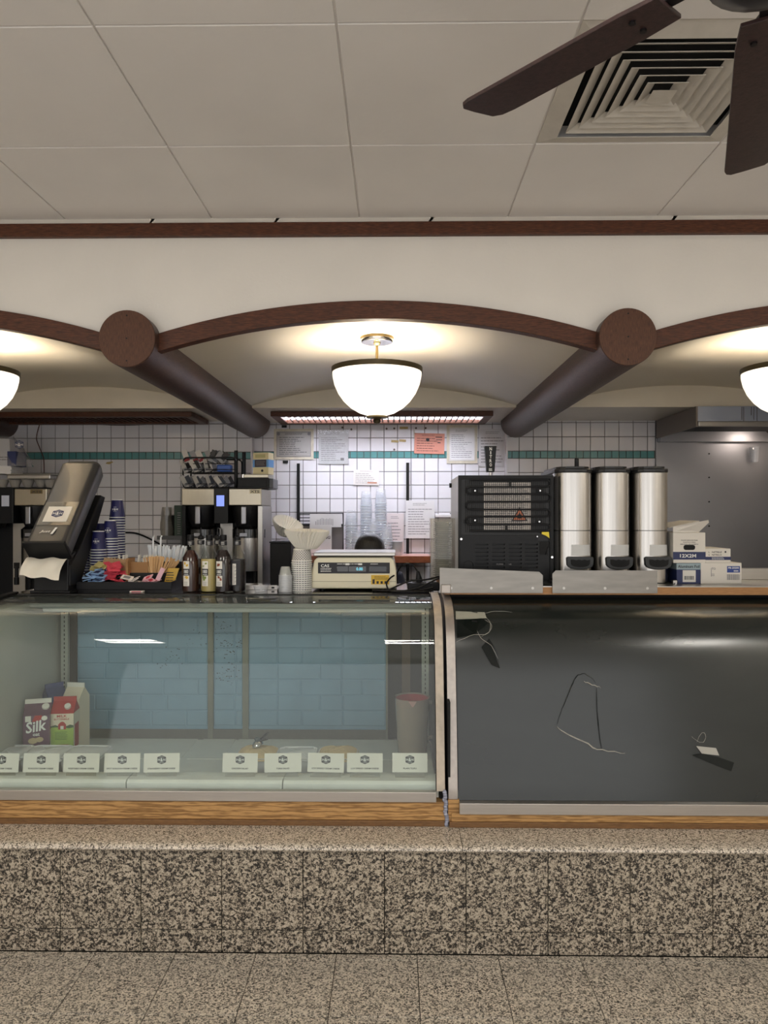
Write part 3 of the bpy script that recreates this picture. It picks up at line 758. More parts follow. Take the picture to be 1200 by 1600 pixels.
crack([(754, 960), (772, 955), (800, 957)], .0009)
crack([(757, 968), (767, 975), (766, 985), (752, 995)], .0009)
tear([(1081, 1180), (1098, 1178), (1122, 1184), (1146, 1192), (1142, 1204), (1120, 1196), (1100, 1188)], 'bare_patch', m_patch)
tear([(1087, 1166), (1118, 1170), (1123, 1180), (1096, 1178)], 'film_flap', m_tear)
tear([(752, 1010), (764, 998), (776, 1018), (781, 1044), (768, 1038)], 'bare_patch', m_patch)
tear([(714, 970), (752, 966), (762, 974), (742, 990), (714, 996)], 'bare_patch', m_patch)
tear([(712, 955), (757, 957), (760, 966), (712, 968)], 'film_flap', mat('pale_film', (150, 150, 138), .4))
tear([(737, 956), (746, 957), (745, 972), (737, 971)], 'tape_scrap', m_blackm)
# steel splash plates along the front of the right top
m_plate = mat('scratched_plate', (136, 132, 126), .36, metal=.9, var=.14, vscale=7, stretch=(1, 1, 5))
def plate(px0, px1, ytl, ytr, label, chl, chr_):
    Y = 3.272; x0, x1 = X(px0, Y), X(px1, Y); z0 = 1.300; zl, zr_ = Z(ytl, Y), Z(ytr, Y)
    p = thing('steel_splash_plate', label, 'plate', ((x0+x1)/2, Y, z0)); c = (x0+x1)/2
    poly = [(x0-c, 0), (x1-c, 0), (x1-c, zr_-z0-chr_), (x1-c-chr_, zr_-z0), (x0-c+chl, zl-z0), (x0-c, zl-z0-chl)]
    B().prism(poly, -.003, 0, 'y').obj('plate', m_plate, p)
    b = B()
    for q in (.05, (x1-x0)/2, x1-x0-.045): b.cyl((x0-c+q, -.006, .022), .006, .004, 10, 0, 'y')
    g = b.obj('screws', m_steel, p); g['kind'] = 'stuff'
plate(687, 848, 887, 893, 'bent stainless splash plate in front of the black machine back', .001, .016)
plate(863, 1027, 891, 891, 'stainless splash plate in front of the three steel dispensers', .014, .001)
cor = B().box(-.022, .022, -.008, .0, -.02, .02).obj('corner_cap', m_bracket, cb, (X(697, 3.26), 3.268, 1.318), bevel=.004)

# ---- label cards on the case lip
CARDS = [(-26, 28, 'PLAIN CREAM CHEESE', 0), (35, 91, 'SCALLION CREAM CHEESE', 0), (98, 154, 'VEGETABLE CREAM CHEESE', 0), (162, 218, 'SPICY SCALLION CREAM CHEESE', -.5),
         (224, 280, 'STRAWBERRY CREAM CHEESE', -1), (347, 402, 'CHICKEN SALAD', 0), (413, 471, 'TUNA SALAD', -1), (480, 537, 'LOX SPREAD CREAM CHEESE', 1), (542, 598, 'LOX SPREAD CREAM CHEESE', 0), (613, 668, 'PLAIN TOFU', 0)]
CL = ['white label card with a black badge at the far left end of the case', 'white label card reading scallion cream cheese', 'white label card reading vegetable cream cheese', 'white label card reading spicy scallion cream cheese',
      'white label card reading strawberry cream cheese', 'white label card reading chicken salad', 'white label card reading tuna salad', 'white lox spread label card directly in front of a food tub',
      'white lox spread label card beside the plain tofu card', 'white label card reading plain tofu beside the red pitcher']
for (a, c, t, rot), lb in zip(CARDS, CL):
    Y = 3.0; x0, x1 = X(a, Y), X(c, Y); wd = x1-x0; pt = at((a+c)/2, 1207, Y); hh = 29*Y/F
    k = thing('label_card', lb, 'label card', (pt.x, Y, .5755), 0, 'cream cheese label cards')
    lift = max(0, pt.z-.5755)
    M = Matrix.Rotation(R(-8), 4, 'X') @ Matrix.Rotation(R(rot), 4, 'Y')
    B().box(-wd/2, wd/2, 0, .0012, lift, lift+hh, 0, M).obj('card', m_white, k)
    badge(B(), .036, .0, lift+hh*.66, -.0005, (0, 1), M).obj('logo', [m_ink, m_wht], k)
    tw = min(wd*.86, len(t)*.0046+.008)
    b = B(); put_text(b, t, tw, .0065, 0, lift+hh*.2, -.0006, 0, True, M); b.obj('lettering', m_ink, k)
    B().box(-wd*.42, wd*.42, .002, .004, 0, lift+hh*.5, 0, M).obj('clear_holder', m_acryl, k)
# ---- tubs
m_tubw = mat('tub_wrap', (226, 226, 228), .3, bump=.1, bscale=60)
m_food = mat('pale_salad', (214, 190, 148), .7, var=.15, vscale=60, bump=.5, bscale=120)
def tub(px, wpx, kind, label):
    Y = 3.20; x = X(px, Y); rr = wpx*Y/F/2; h = .110
    t = thing('food_tub', label, 'tub', (x, Y, .501), 0, 'white food tubs in the glass case')
    n = 5; b = B().open(); rows = []
    sec = lambda w, z: [(a, c, z) for a, c in rrect(w*2, min(w*2, .2), w*.35, 5)]
    prof = [(rr*.74, .001), (rr*.78, .006), (rr*.95, h-.004), (rr, h), (rr*.96, h+.001), (rr*.92, h-.004), (rr*.76, .008)]
    rows = [sec(w, z) for w, z in prof]; rows = [r+[r[0]] for r in rows]
    b.sheet(rows); b.prism([(p[0], p[1]) for p in rows[0][:-1]], .001, .004, 'z'); b.obj('container', m_pot, t)
    q = random.Random(px); rings = []; f = [.0, .35, .62, .82, .95, 1.02]
    for i, k in enumerate(f):
        base = sec(max(rr*k, .001), 0)
        hgt = (.030 if kind == 'food' else .014)
        rings.append([(p[0], p[1], h-.008+hgt*(1-k**3)+q.uniform(-.003, .003)*(1 if k > .1 else 0)+(.006*math.sin(j*1.9) if kind != 'food' and k > .9 else 0)) for j, p in enumerate(base)])
    rings = [r+[r[0]] for r in rings]
    B().sheet(rings).obj('salad' if kind == 'food' else 'wrap_lid', m_food if kind == 'food' else m_tubw, t)
    return t, h
tub(10, 66, 'w', 'white wrapped food tub at the far left end of the case')
tub(72, 66, 'w', 'white wrapped food tub behind the scallion cream cheese card')
tub(134, 66, 'w', 'white wrapped food tub behind the vegetable cream cheese card')
t1, h1 = tub(402, 64, 'food', 'white tub of pale salad with a scoop, behind the chicken salad card')
tub(464, 62, 'w', 'white wrapped food tub behind the tuna salad card')
tub(528, 62, 'food', 'white tub of pale salad heaped up behind a lox spread card')
sx = X(402, 3.2)
s = thing('serving_scoop', 'steel food scoop with grey knob lying in the salad tub', 'scoop', (sx, 3.2, .650))
B().open().lathe([(.001, .012), (.014, .010), (.022, .002), (.026, -.008)], 16, 0, Matrix.Rotation(R(-20), 4, 'Y')).obj('bowl', m_chrome, s)
B().tube([(0, .0, .008), (.02, .05, .016), (.03, .09, .02)], .005, 8).obj('handle', m_blackm, s)
B().lathe([(.001, .028), (.009, .026), (.013, .018), (.009, .009), (.001, .008)], 14).obj('knob', mat('grey_knob', (70, 84, 86), .4), s)
B().box(.015, .05, -.008, .006, .004, .010, 0, Matrix.Rotation(R(-16), 4, 'Y')).obj('lever', m_blackm, s)
# ---- milk cartons
def carton(x, y, rz, w, h, hg, m_body, label, m_top=None, name='milk_carton'):
    c = thing(name, label, 'carton', (x, y, .504), rz, 'drink cartons in the glass case')
    a = w/2; B().box(-a, a, -a, a, 0, h).obj('box', m_body, c)
    g = B(); g.add([(-a, -a, h), (a, -a, h), (a, a, h), (-a, a, h), (-a, 0, h+hg), (a, 0, h+hg)], [(0, 1, 5, 4), (2, 3, 4, 5), (0, 4, 3), (1, 2, 5), (3, 2, 1, 0)])
    g.obj('gable', m_top or m_body, c)
    B().box(-a, a, -.003, .003, h+hg-.003, h+hg+.018).obj('top_fin', m_white if m_top is None else m_top, c)
    return c, a
m_plum = mat('plum_carton', (96, 62, 84), .45); m_plumd = mat('plum_side', (200, 190, 176), .5)
x = X(60, 3.37)
c, a = carton(x, 3.37, R(17), .112, .232, .045, m_plum, 'plum oat drink carton with white script lettering')
B().prism([(-.018, .205), (.018, .205), (.024, .2315), (-.006, .2315)], -a-.001, -a, 'y').obj('red_flash', m_red, c)
lettering('Silk', .088, .05, m_wht, c, (-.002, -a-.0012, .183), (0, R(-8), 0), True, shear=.2)
lettering('oat', .028, .014, m_wht, c, (.0, -a-.0012, .146), (0, 0, 0), True)
def blob(px, pz, r, nm, m, d=.0012, kx=1.5): B().prism([(px+r*kx*math.cos(k*.785), pz+r*math.sin(k*.785)) for k in range(8)], -a-d, -a, 'y').obj(nm, m, c)
m_oat = mat('oat_beige', (196, 176, 140), .6)
blob(-.014, .118, .014, 'oat_picture', m_oat); blob(.013, .122, .012, 'oat_picture', m_oat, .0016)
B().box(-.046, -.022, -a-.001, -a, .205, .231).obj('panel_print', m_white, c)
blob(.034, .218, .011, 'round_badge', m_white, .0016, 1.2)
B().box(-.035, .035, -a-.0012, -a, .072, .094).obj('base_panel', mat('pale_plum', (180, 160, 172), .5), c)
B().box(a, a+.001, -a*.8, a*.8, .01, .16).obj('nutrition_panel', m_plumd, c)
B().lathe([(.016, 0), (.016, .012), (.001, .013)], 16, 0, Matrix.Translation((.035, -.02, .257)) @ Matrix.Rotation(R(35), 4, 'X')).obj('cap', m_white, c)
m_mw = mat('milk_carton_white', (224, 212, 190), .45); x = X(102, 3.42)
c, a = carton(x, 3.42, R(8), .102, .226, .05, m_mw, 'red topped milk carton with a green farm picture', m_red)
B().box(-a, a, -a-.0008, -a, 0, .168).obj('green_field', mat('field_green', (158, 186, 84), .5), c)
B().prism([(-.051, .168), (-.03, .175), (-.012, .168), (.02, .168), (.036, .175), (.051, .171), (.051, .162), (.03, .158), (.01, .164), (-.051, .164)], -a-.0012, -a, 'y').obj('hedge_picture', mat('hedge_green', (60, 86, 50), .6), c)
B().prism([(-.016, .154), (.018, .154), (.018, .176), (.01, .186), (.001, .19), (-.008, .186), (-.016, .176)], -a-.0016, -a, 'y').obj('barn_picture', m_red, c)
B().box(-.006, .008, -a-.002, -a-.0016, .155, .170).obj('barn_door', m_white, c)
lettering('MILK', .044, .012, m_red, c, (0, -a-.0008, .215), (0, 0, 0), True)
lettering('BUTTERMILK', .068, .008, m_red, c, (0, -a-.0008, .201), (0, 0, 0), True)
print_lines(B(), -.03, .03, .105, .145, 6, -a-.0010).obj('small_print', mat('green_ink', (70, 100, 46), .6), c)
B().box(-.03, .03, -a-.0012, -a-.0008, .072, .084).obj('red_print', m_red, c)
B().box(a, a+.001, -.03, .03, .06, .17).obj('side_print', m_red, c)
B().lathe([(.014, 0), (.014, .012), (.001, .013)], 16, 0, Matrix.Translation((.02, -.027, .25)) @ Matrix.Rotation(R(40), 4, 'X')).obj('cap', m_white, c)
c, a = carton(X(118, 3.55), 3.555, R(-8), .09, .26, .05, m_mw, 'plain cream carton standing behind the farm milk carton')
print_lines(B(), -.03, .03, .03, .22, 14, -a-.001).obj('small_print', m_inkm, c)
carton(X(84, 3.56), 3.565, R(50), .09, .255, .05, mat('blue_carton', (58, 70, 120), .45), 'dark blue gable carton tucked behind the oat drink carton', mat('blue_gable', (58, 70, 120), .45))
# ---- pitcher
px_ = X(644, 3.52)
pt = thing('measuring_pitcher', 'milky plastic pitcher with red inside beside the case end', 'pitcher', (px_, 3.52, .504))
rr = 54*3.52/F/2; hp = .27
m_pitch = clear('pitcher_wall', (240, 232, 226), 1.0, .2, .42, (216, 200, 186))
B().open().lathe([(rr*.80, .0), (rr*.83, .004), (rr, hp), (rr*1.02, hp+.004), (rr*.97, hp), (rr*.8, .006), (.001, .006)], 40).obj('wall', m_pitch, pt)
B().open().lathe([(.001, hp-.036), (rr*.93, hp-.034), (rr*.965, hp-.002)], 40).obj('red_lining', mat('red_plastic', (176, 62, 66), .4), pt)
B().lathe([(.001, .008), (rr*.80, .010), (rr*.86, .125), (.001, .126)], 32).obj('contents', mat('grey_contents', (98, 98, 98), .6), pt)
B().prism([(-.02, hp+.004), (.02, hp+.004), (.003, hp-.022), (-.003, hp-.022)], -rr-.012, -rr+.0, 'y').obj('spout', mat('pink_plastic', (206, 160, 150), .4), pt)
B().tube(smooth_path([(rr*.95, .02, hp-.03), (rr+.05, .03, hp-.04), (rr+.05, .03, .1), (rr*.88, .02, .07)], 5), .009, 8).obj('handle', m_pitch, pt)
# ================================================================== BACK COUNTER AND MACHINES
bcn = thing('back_counter', 'stainless back counter under the coffee brewers along the tiled wall', 'counter', (-1.9, 5.27, 0))
B().box(-1.18, 1.16, -.37, .38, .87, .92).obj('worktop', m_steel, bcn, bevel=.004)
for k in range(4):
    d = B().box(-1.17+.585*k+.004, -1.17+.585*(k+1)-.004, -.35, -.33, .12, .86).obj('door', m_steelp, bcn, bevel=.003)
    B().cyl((-1.17+.585*k+.5, -.365, .5), .008, .2, 8).obj('handle', m_chrome, d)
B().box(-1.17, 1.15, -.33, .38, .08, .87).obj('carcass', m_steelp, bcn)
m_bsteel = mat('brewer_steel', (166, 158, 142), .30, metal=1, var=.05, vscale=4, stretch=(60, 2, 2))
m_lcd = mat('lcd_blue', (120, 140, 230), .3, emit=.8)
m_lcdg = mat('lcd_grey', (150, 152, 160), .3, emit=.2)
def brewer(x, label, lcd, text):
    Yb, zb = 5.0, .921
    t = thing('coffee_brewer', label, 'coffee machine', (x, Yb, zb)); k = Yb/F
    wv = 63*k                                         # half width
    zt = Z(763, Yb)-zb; z1 = Z(790, Yb)-zb; z2 = Z(818, Yb)-zb
    for s_, q0, q1 in ((-1, -wv, -11*k), (1, 11*k, wv)):
        B().box(q0, q1, 0, .39, z1, zt).obj('steel_hood', m_bsteel, t, bevel=.006)
    B().box(-11*k, 11*k, -.012, .38, z2, zt).obj('control_column', m_black, t, bevel=.003)
    B().box(-7*k, 5*k, -.0145, -.012, Z(791, Yb)-zb, Z(774, Yb)-zb).obj('screen', lcd, t)
    B().box(-wv, wv, .2, .39, 0.05, z1).obj('rear_tower', m_blackm, t)
    B().box(wv-.03, wv+.004, .02, .39, .05, z1).obj('side_panel', m_steel, t, bevel=.003)
    B().box(-wv-.004, -wv+.022, .02, .39, .05, z1).obj('side_panel', m_blackm, t, bevel=.003)
    B().box(-wv, wv, -.02, .39, 0, .05).obj('drip_base', m_blackm, t, bevel=.004)
    B().box(-11*k, 9*k, .17, .2, .05, z2).obj('spray_panel', m_steel, t)
    for s_ in (-1, 1):
        cx = s_*36*k
        bb = B(); bb.lathe([(.075, z2-.03), (.10, z2+.03), (.112, z1-.012), (.112, z1-.002)], 28, 0, Matrix.Translation((cx, .11, 0)))
        f = bb.obj('brew_basket', m_black, t)
        B().box(cx-.018, cx+.018, -.03, .01, z2-.005, z1-.006).obj('basket_handle', m_steelp, f, bevel=.006)
        if s_ == 1 or text:
            zb_ = Z(893, Yb)-zb if s_ == 1 else .15
            zm = Z(840, Yb)-zb
            c = B().lathe([(.11, zb_), (.112, zb_+.01), (.112, zm), (.10, zm+.004)], 32, 0, Matrix.Translation((cx+.01, .11, 0))).obj('server_body', m_steelv, t)
            B().lathe([(.114, zm-.004), (.114, zm+.055), (.09, zm+.075), (.03, zm+.078), (.001, zm+.078)], 32, 0, Matrix.Translation((cx+.01, .11, 0))).obj('server_lid', m_blackg, c)
            B().box(cx-.03, cx+.02, -.008, .0, zm+.008, zm+.03).obj('level_window', m_steelp, c)
            b = B(); b.cyl((cx-.075, -.03, zb_-.04), .012, .075, 10); b.box(cx-.092, cx-.058, -.036, -.024, zb_+.02, zb_+.06); b.cyl((cx-.075, -.03, zb_-.09), .017, .05, 12)
            b.obj('tap', m_black, c)
            b = B(); b.box(cx-.09, cx+.10, .02, .2, .05, .07); b.tube([(cx+.08, .04, .07), (cx+.06, .06, zb_)], .012, 8); b.tube([(cx-.05, .1, .07), (cx-.05, .1, zb_)], .012, 8); b.tube([(cx+.06, .16, .07), (cx+.06, .16, zb_)], .012, 8)
            b.obj('server_stand', m_blackm, c)
    if text:
        B().box(wv-.082, wv-.008, -.0025, 0, zt-.035, zt-.008).obj('name_plate', mat('name_plate', (200, 190, 160), .4), t)
        lettering('XTS', .06, .017, m_ink, t, (wv-.045, -.0032, zt-.0215), (R(90), 0, 0), True)
    else:
        B().box(wv-.112, wv-.03, -.0025, 0, zt-.035, zt-.008).obj('name_plate', m_brass, t)
        lettering('XTS', .066, .016, m_ink, t, (wv-.07, -.0032, zt-.0215), (R(90), 0, 0), True)
    return t, zt+zb
xb2 = X(346, 5.0)
br2, ZBR = brewer(xb2, 'twin coffee brewer with lit blue screen behind the syrup bottles', m_lcd, True)
xb1 = X(11, 5.0)
brewer(xb1, 'twin coffee brewer with grey screen behind the napkin dispenser', m_lcdg, False)

# ---- wire rack of sachets on the brewer
xr0, xr1 = X(286, 5.1), X(369, 5.1); wr = xr1-xr0; hr = 48*5.1/F
rk = thing('wire_rack', 'black wire rack full of tea sachets on top of the coffee brewer', 'rack', ((xr0+xr1)/2, 5.1, ZBR))
a = wr/2
for y in (0, .2): B().tube([(p[0], y, p[1]+hr/2+.005) for p in rrect(wr, hr, .03, 4)], .006, 8, 0, True).obj('frame_loop', m_black, rk)
for z in (.012, .115):
    b = B()
    for k in range(6): b.tube([(-a+.02, .04*k, z), (a-.02, .04*k, z)], .0022, 5)
    for k in range(9): b.tube([(-a+.02+(wr-.04)*k/8, 0, z+.001), (-a+.02+(wr-.04)*k/8, .2, z+.001)], .0022, 5)
    b.obj('wire_shelf', m_black, rk)
for z in (.035, .135, .175): B().tube([(-a+.01, -.002, z), (a-.01, -.002, z)], .0025, 6).obj('front_wire', m_black, rk)
B().tube([(a-.005, .02, .0), (a-.005, .02, hr+.055)], .013, 8).obj('post', m_black, rk)
B().tube([(a+.035, .1, .0), (a+.035, .1, hr+.05)], .013, 8).obj('post', m_black, rk)
m_s = [mat('sachet%d' % i, c, .45) for i, c in enumerate(((200, 196, 190), (46, 44, 44), (150, 150, 152), (80, 84, 92)))]
m_sred = mat('sachet_red', (150, 40, 46), .45)
def sachet(x, y, z, rx, ry, rz, w, h, m, label, group):
    o = B().cb((0, 0, h/2), (w*.8, .004, h)).obj('tea_sachet', m, None, (x, y, z), (rx, ry, rz))
    B().box(-w*.4, w*.4, -.0026, -.0021, h*.1, h*.32).obj('printed_band', m_s[2] if m is not m_s[2] else m_s[3], o)
    return tag(o, label, 'sachet', group)
q = random.Random(11); cx0 = (xr0+xr1)/2
GS = 'sachets in the wire rack'
for i in range(16):
    sachet(cx0-a*.86+i*wr*.055, 5.11+.04*(i % 4), ZBR+.016, R(-4), R(-32+q.uniform(-7, 7)), R(q.uniform(30, 65)), .042, .085, m_s[i*7 % 4], 'tea sachet on the bottom shelf of the wire rack, %s from the left' % (['first']+ORD)[i], GS)
for i in range(11):
    sachet(cx0-a*.9+i*wr*.05, 5.11+.045*(i % 4), ZBR+.12, R(-5), R(-28+q.uniform(-10, 18)), R(q.uniform(30, 65)), .042, .09, m_s[i*5 % 4], 'tea sachet on the middle shelf of the wire rack, %s from the left' % (['first']+ORD)[i], GS)
for i in range(4):
    o = sachet(cx0-a*.86+i*.05*1.05, 5.13+.03*(i % 2), ZBR+.188, R(-5), R(-24+q.uniform(-4, 4)), 0, .048, .09, m_s[0] if i % 2 == 0 else m_s[2], 'red banded sachet out of the top of the wire rack, %s from the left' % (['first']+ORD)[i], GS+' with red bands')
    o.children[0].data.materials[0] = m_sred
for i in range(7):
    sachet(cx0-.01+i*.011, 5.13+.02*(i % 3), ZBR+.185, R(-5), R(22+i*4), 0, .04, .095, m_s[(1, 3, 1, 2)[i % 4]], 'dark sachet fanned over the wire rack, %s from the left' % (['first']+ORD)[i], GS+' fanned at the top')
for i in range(4):
    sachet(cx0+a*.36+i*.018, 5.14+.02*(i % 3), ZBR+.21-.012*i, R(-5), R(-52), 0, .04, .085, m_s[(1, 0, 1, 2)[i]], 'sachet drooping over the right of the wire rack, %s from the left' % (['first']+ORD)[i], GS+' on the right')
bx = thing('blue_packet', 'blue packet lying on the wire rack at the right', 'packet', (cx0+a*.52, 5.14, ZBR+.12))
B().box(-.05, .05, -.03, .03, 0, .05).obj('packet', mat('bright_blue', (40, 82, 160), .4), bx, bevel=.008)
# black drawer and tea box on the brewer
xd0, xd1 = X(371, 5.02), X(420, 5.02)
dr = thing('storage_drawer', 'low black storage drawer on top of the coffee brewer', 'drawer box', ((xd0+xd1)/2, 5.02, ZBR))
w2 = (xd1-xd0)/2; hz = 17*5.02/F
B().box(-w2, w2, 0, .3, 0, hz).obj('shell', m_black, dr, bevel=.004)
B().box(-w2+.008, w2-.012, -.008, 0, .012, hz-.012).obj('drawer', m_blackm, dr, bevel=.002)
B().box(w2, w2+.03, .0, .2, .0, hz-.006).obj('end_pull', mat('graphite', (52, 54, 58), .35), dr, bevel=.006)
ty = thing('steel_plate', 'pale steel plate lying on the black drawer', 'plate', ((xd0+xd1)/2+.012, 5.16, ZBR+hz))
B().box(-w2*.8, w2*.8, -.1, .1, 0, .026).obj('plate', m_bsteel, ty, bevel=.004)
B().cyl((-w2*.9, -.06, 0), .016, .026, 14).obj('knob', m_chrome, ty)
tb_ = thing('tea_box', 'cream and blue tea carton standing on the pale steel plate', 'box', (X(411, 5.13), 5.13, ZBR+hz+.026), R(-14))
wt = 26*5.13/F/2; ht = 34*5.13/F
m_teab = mat('tea_cream', (214, 202, 158), .5); m_tblue = mat('tea_blue', (96, 150, 206), .5)
B().box(-wt, wt, -.04, .05, 0, ht).obj('carton', m_teab, tb_, bevel=.001)
B().box(-wt-.0006, wt+.0006, -.0412, .0506, ht*.33, ht*.68).obj('blue_band', m_tblue, tb_)
B().box(-wt*.75, wt*.75, -.0424, -.0412, ht*.34, ht*.67).obj('dark_panel', mat('aubergine', (60, 48, 56), .5), tb_)
print_lines(B(), -wt*.6, wt*.6, ht*.4, ht*.62, 3, -.0426).obj('small_print', m_inkm, tb_)
B().box(-wt*.7, wt*.6, -.0412, -.04, ht*.76, ht*.92).obj('top_panel', mat('tea_olive', (178, 170, 120), .5), tb_)
B().cyl((wt*.2, -.0412, ht*.17), .009, .0012, 10, 0, 'y').obj('bird_mark', m_ink, tb_)

# ---- things on the left brewer
ld = thing('bowl_tray', 'row of paper bowls nested on the left coffee brewer', 'bowls', (X(38, 5.1), 5.1, ZBR))
ld['category'] = 'tray'; ld['label'] = 'flat black tray under paper bowls on the left coffee brewer'; ld.name = 'flat_tray'
B().box(-.2, .2, -.09, .12, 0, .008).obj('tray', m_blackm, ld, bevel=.003)
bowl = None
for i, px in enumerate((4, 24, 44, 64, 78)):
    x = X(px, 5.1); 
    if bowl is None:
        bowl = B().open().lathe([(.022, .0), (.042, .056), (.046, .058), (.044, .054), (.024, .004), (.001, .003)], 20).obj('paper_bowl', mat('grey_paper', (148, 144, 138), .6), None, (x, 5.1, ZBR+.008))
        tag(bowl, 'grey paper bowl on the left coffee brewer, leftmost of the row', 'bowl', 'paper bowls on the left brewer')
    else: dup(bowl, (x, 5.1, ZBR+.008), label='grey paper bowl on the left coffee brewer, %s from the left' % ('second', 'third', 'fourth', 'fifth')[i-1])
st = thing('steel_pan', 'shallow steel pan lying on the row of paper bowls', 'pan', (X(60, 5.12), 5.12, ZBR+.066))
B().box(-.17, .13, -.1, .1, 0, .03).obj('pan', m_steel, st, bevel=.006); B().box(-.175, .135, -.105, .105, .03, .036).obj('rim', m_steel, st, bevel=.002)
pk = thing('napkin_stack', 'stack of grey paper sheets under the bagged paper bag', 'paper stack', (X(8, 5.1), 5.1, ZBR+.102))
pk.location.z = ZBR+.103
for k in range(6): B().box(-.17+rnd.uniform(-.006, .006), .085+rnd.uniform(-.006, .006), -.08, .08, k*.009, k*.009+.0075).obj('sheet', m_paper, pk)
zq = ZBR+.103+.054
pb = thing('paper_bag', 'white printed paper bag wrapped in clear plastic on the paper stack', 'bag', (X(-2, 5.1), 5.1, zq))
hb = Z(684, 5.1)-zq
B().add([(-.16, -.07, 0), (.12, -.07, 0), (.12, .07, 0), (-.16, .07, 0), (-.12, -.03, hb), (.09, -.03, hb*.96), (.09, .03, hb*.96), (-.12, .03, hb)], [(3, 2, 1, 0), (4, 5, 6, 7), (0, 1, 5, 4), (1, 2, 6, 5), (2, 3, 7, 6), (3, 0, 4, 7)]).obj('bag', m_paper, pb)
Mx = Matrix.Translation((0, -.0705, 0)) @ Matrix.Rotation(R(-9), 4, 'X')
badge(B(), .07, .0, .12, -.002, (0, 1), Mx).obj('logo', [m_ink, m_wht], pb)
b = B(); print_lines(b, -.1, .1, .035, .07, 2, -.002, 0, Mx); b.obj('small_print', m_inkm, pb)
badge(B(), .06, .16, .15, -.03, (0, 1)).obj('logo', [mat('faded_navy', (70, 78, 106), .6), m_wht], pb)
m_wrap = clear('plastic_wrap', (236, 236, 238), 2.2, .12, .12, (220, 220, 224))
rows = []
for i in range(9):
    t = i/8; z = hb*1.06*t; sx_ = .235-.135*t**1.5; sy = .10-.045*t
    rows.append([(sx_*math.cos(k*.3142)*(1+.05*math.sin(k*2.3+i)), sy*math.sin(k*.3142)*(1+.07*math.sin(k*3.1+i*1.7)), z) for k in range(20)]); rows[-1].append(rows[-1][0])
B().sheet(rows).obj('plastic_wrap', m_wrap, pb)
B().box(.10, .16, -.075, .07, 0, .10).obj('blue_flap', m_navy, pb)

# ---- small wall shelf with bag and green packet
ws = thing('wall_tray', 'dark wall-mounted tray holding a plastic bag and a green packet', 'tray', (X(268, 5.55), 5.55, Z(843, 5.55)))
B().box(-.09, .10, -.06, .12, 0, .008).obj('floor', m_blackm, ws); B().box(-.09, .10, -.066, -.06, 0, .03).obj('front_lip', m_grey, ws); B().box(-.09, .10, .112, .118, 0, .18).obj('backplate', m_blackm, ws)
ws.children[0].name = 'tray_floor'
o = thing('green_packet', 'dark green upright packet on the small wall tray', 'packet', (X(279, 5.52), 5.535, ws.location.z+.009), 0)
B().box(-.03, .03, -.03, .03, 0, 52*5.5/F).obj('packet', mat('dark_green', (22, 52, 34), .5), o, bevel=.004)
lettering('COFFEE', .1, .012, m_wht, o, (.012, -.0308, .11), (R(90), R(80), 0), True) if False else print_lines(B(), -.004, .02, .03, .2, 10, -.0305).obj('small_print', m_inkm, o)
rows = []
for i in range(7):
    t = i/6; rows.append([(.045*(1-.25*t*t)*math.cos(k*.3927)*(1+.12*math.sin(k*2+i)), .035*math.sin(k*.3927)*(1+.12*math.sin(k*3+i*2)), .235*t) for k in range(16)]); rows[-1].append(rows[-1][0])
tag(B().sheet(rows).obj('plastic_bag', clear('cloudy_bag', (214, 212, 206), 2, .2, .35, (170, 166, 158)), None, (X(259, 5.52), 5.54, ws.location.z+.009)), 'crumpled cloudy plastic bag on the small wall tray', 'bag')
# ---- cables on the wall
b = B(); b.tube(smooth_path([at(195, 832, 5.65), at(215, 834, 5.645), at(240, 845, 5.64), at(262, 858, 5.63), at(290, 876, 5.6)], 6), .007, 6)
tag(b.obj('black_cable', m_black), 'black cable sagging along the tiled wall behind the straws', 'cable')
b = B(); b.tube(smooth_path([at(62, 662, 5.655), at(57, 684, 5.655), at(62, 700, 5.655), at(68, 716, 5.655), at(69, 740, 5.655)], 6), .0035, 6)
tag(b.obj('red_wire', mat('dark_red_wire', (84, 40, 36), .5)), 'thin dark red wire hanging down the tiles above the left brewer', 'wire')
b = B(); b.tube(smooth_path([at(106, 658, 5.655), at(150, 663, 5.655), at(200, 664.5, 5.655), at(262, 661, 5.655), at(300, 657, 5.655)], 6), .0028, 6)
tag(b.obj('dark_wire', mat('dark_wire', (60, 40, 36), .5)), 'thin dark wire drooping under the left wooden vent', 'wire')

# ================================================================== ON THE LEFT CASE TOP
# ---- napkin dispenser
nd = thing('napkin_dispenser', 'tall grey leaning napkin dispenser on the left end of the glass case', 'napkin dispenser', (-1.615, 3.44, ZT))
A_ = Matrix.Translation((0, -.03, .205)) @ Matrix.Rotation(R(-44), 4, 'X')      # local z runs up the leaning body
Lh = .57; hw_ = .096
def rbox(b, w0, d0, w1, d1, z0, z1, r, mat_=0, M=None):
    q0, q1 = rrect(w0, d0, r, 4), rrect(w1, d1, r, 4); n = len(q0)
    vs = [(x, y, z0) for x, y in q0]+[(x, y, z1) for x, y in q1]
    b.add(vs, [tuple(range(n-1, -1, -1)), tuple(range(n, 2*n))], mat_, False, M); return b.add(vs, [(i, (i+1) % n, n+(i+1) % n, n+i) for i in range(n)], mat_, True, M)
b = B(); rbox(b, .200, .10, .196, .11, .0, Lh-.03, .03, 0, A_); rbox(b, .196, .11, .176, .08, Lh-.03, Lh, .03, 0, A_)
b.obj('cover', m_grey, nd)
b = B(); b.box(-.1, .1, -.062, .05, -.018, .0, 0, A_); b.obj('mouth_lip', m_blackm, nd, bevel=.004)
b = B(); b.prism([(.0, .03), (.115, .03), (.42, .46), (.36, .47), (.10, .20), (.0, .13)], -.075, .09, 'x'); b.obj('spine', m_blackm, nd, bevel=.006)
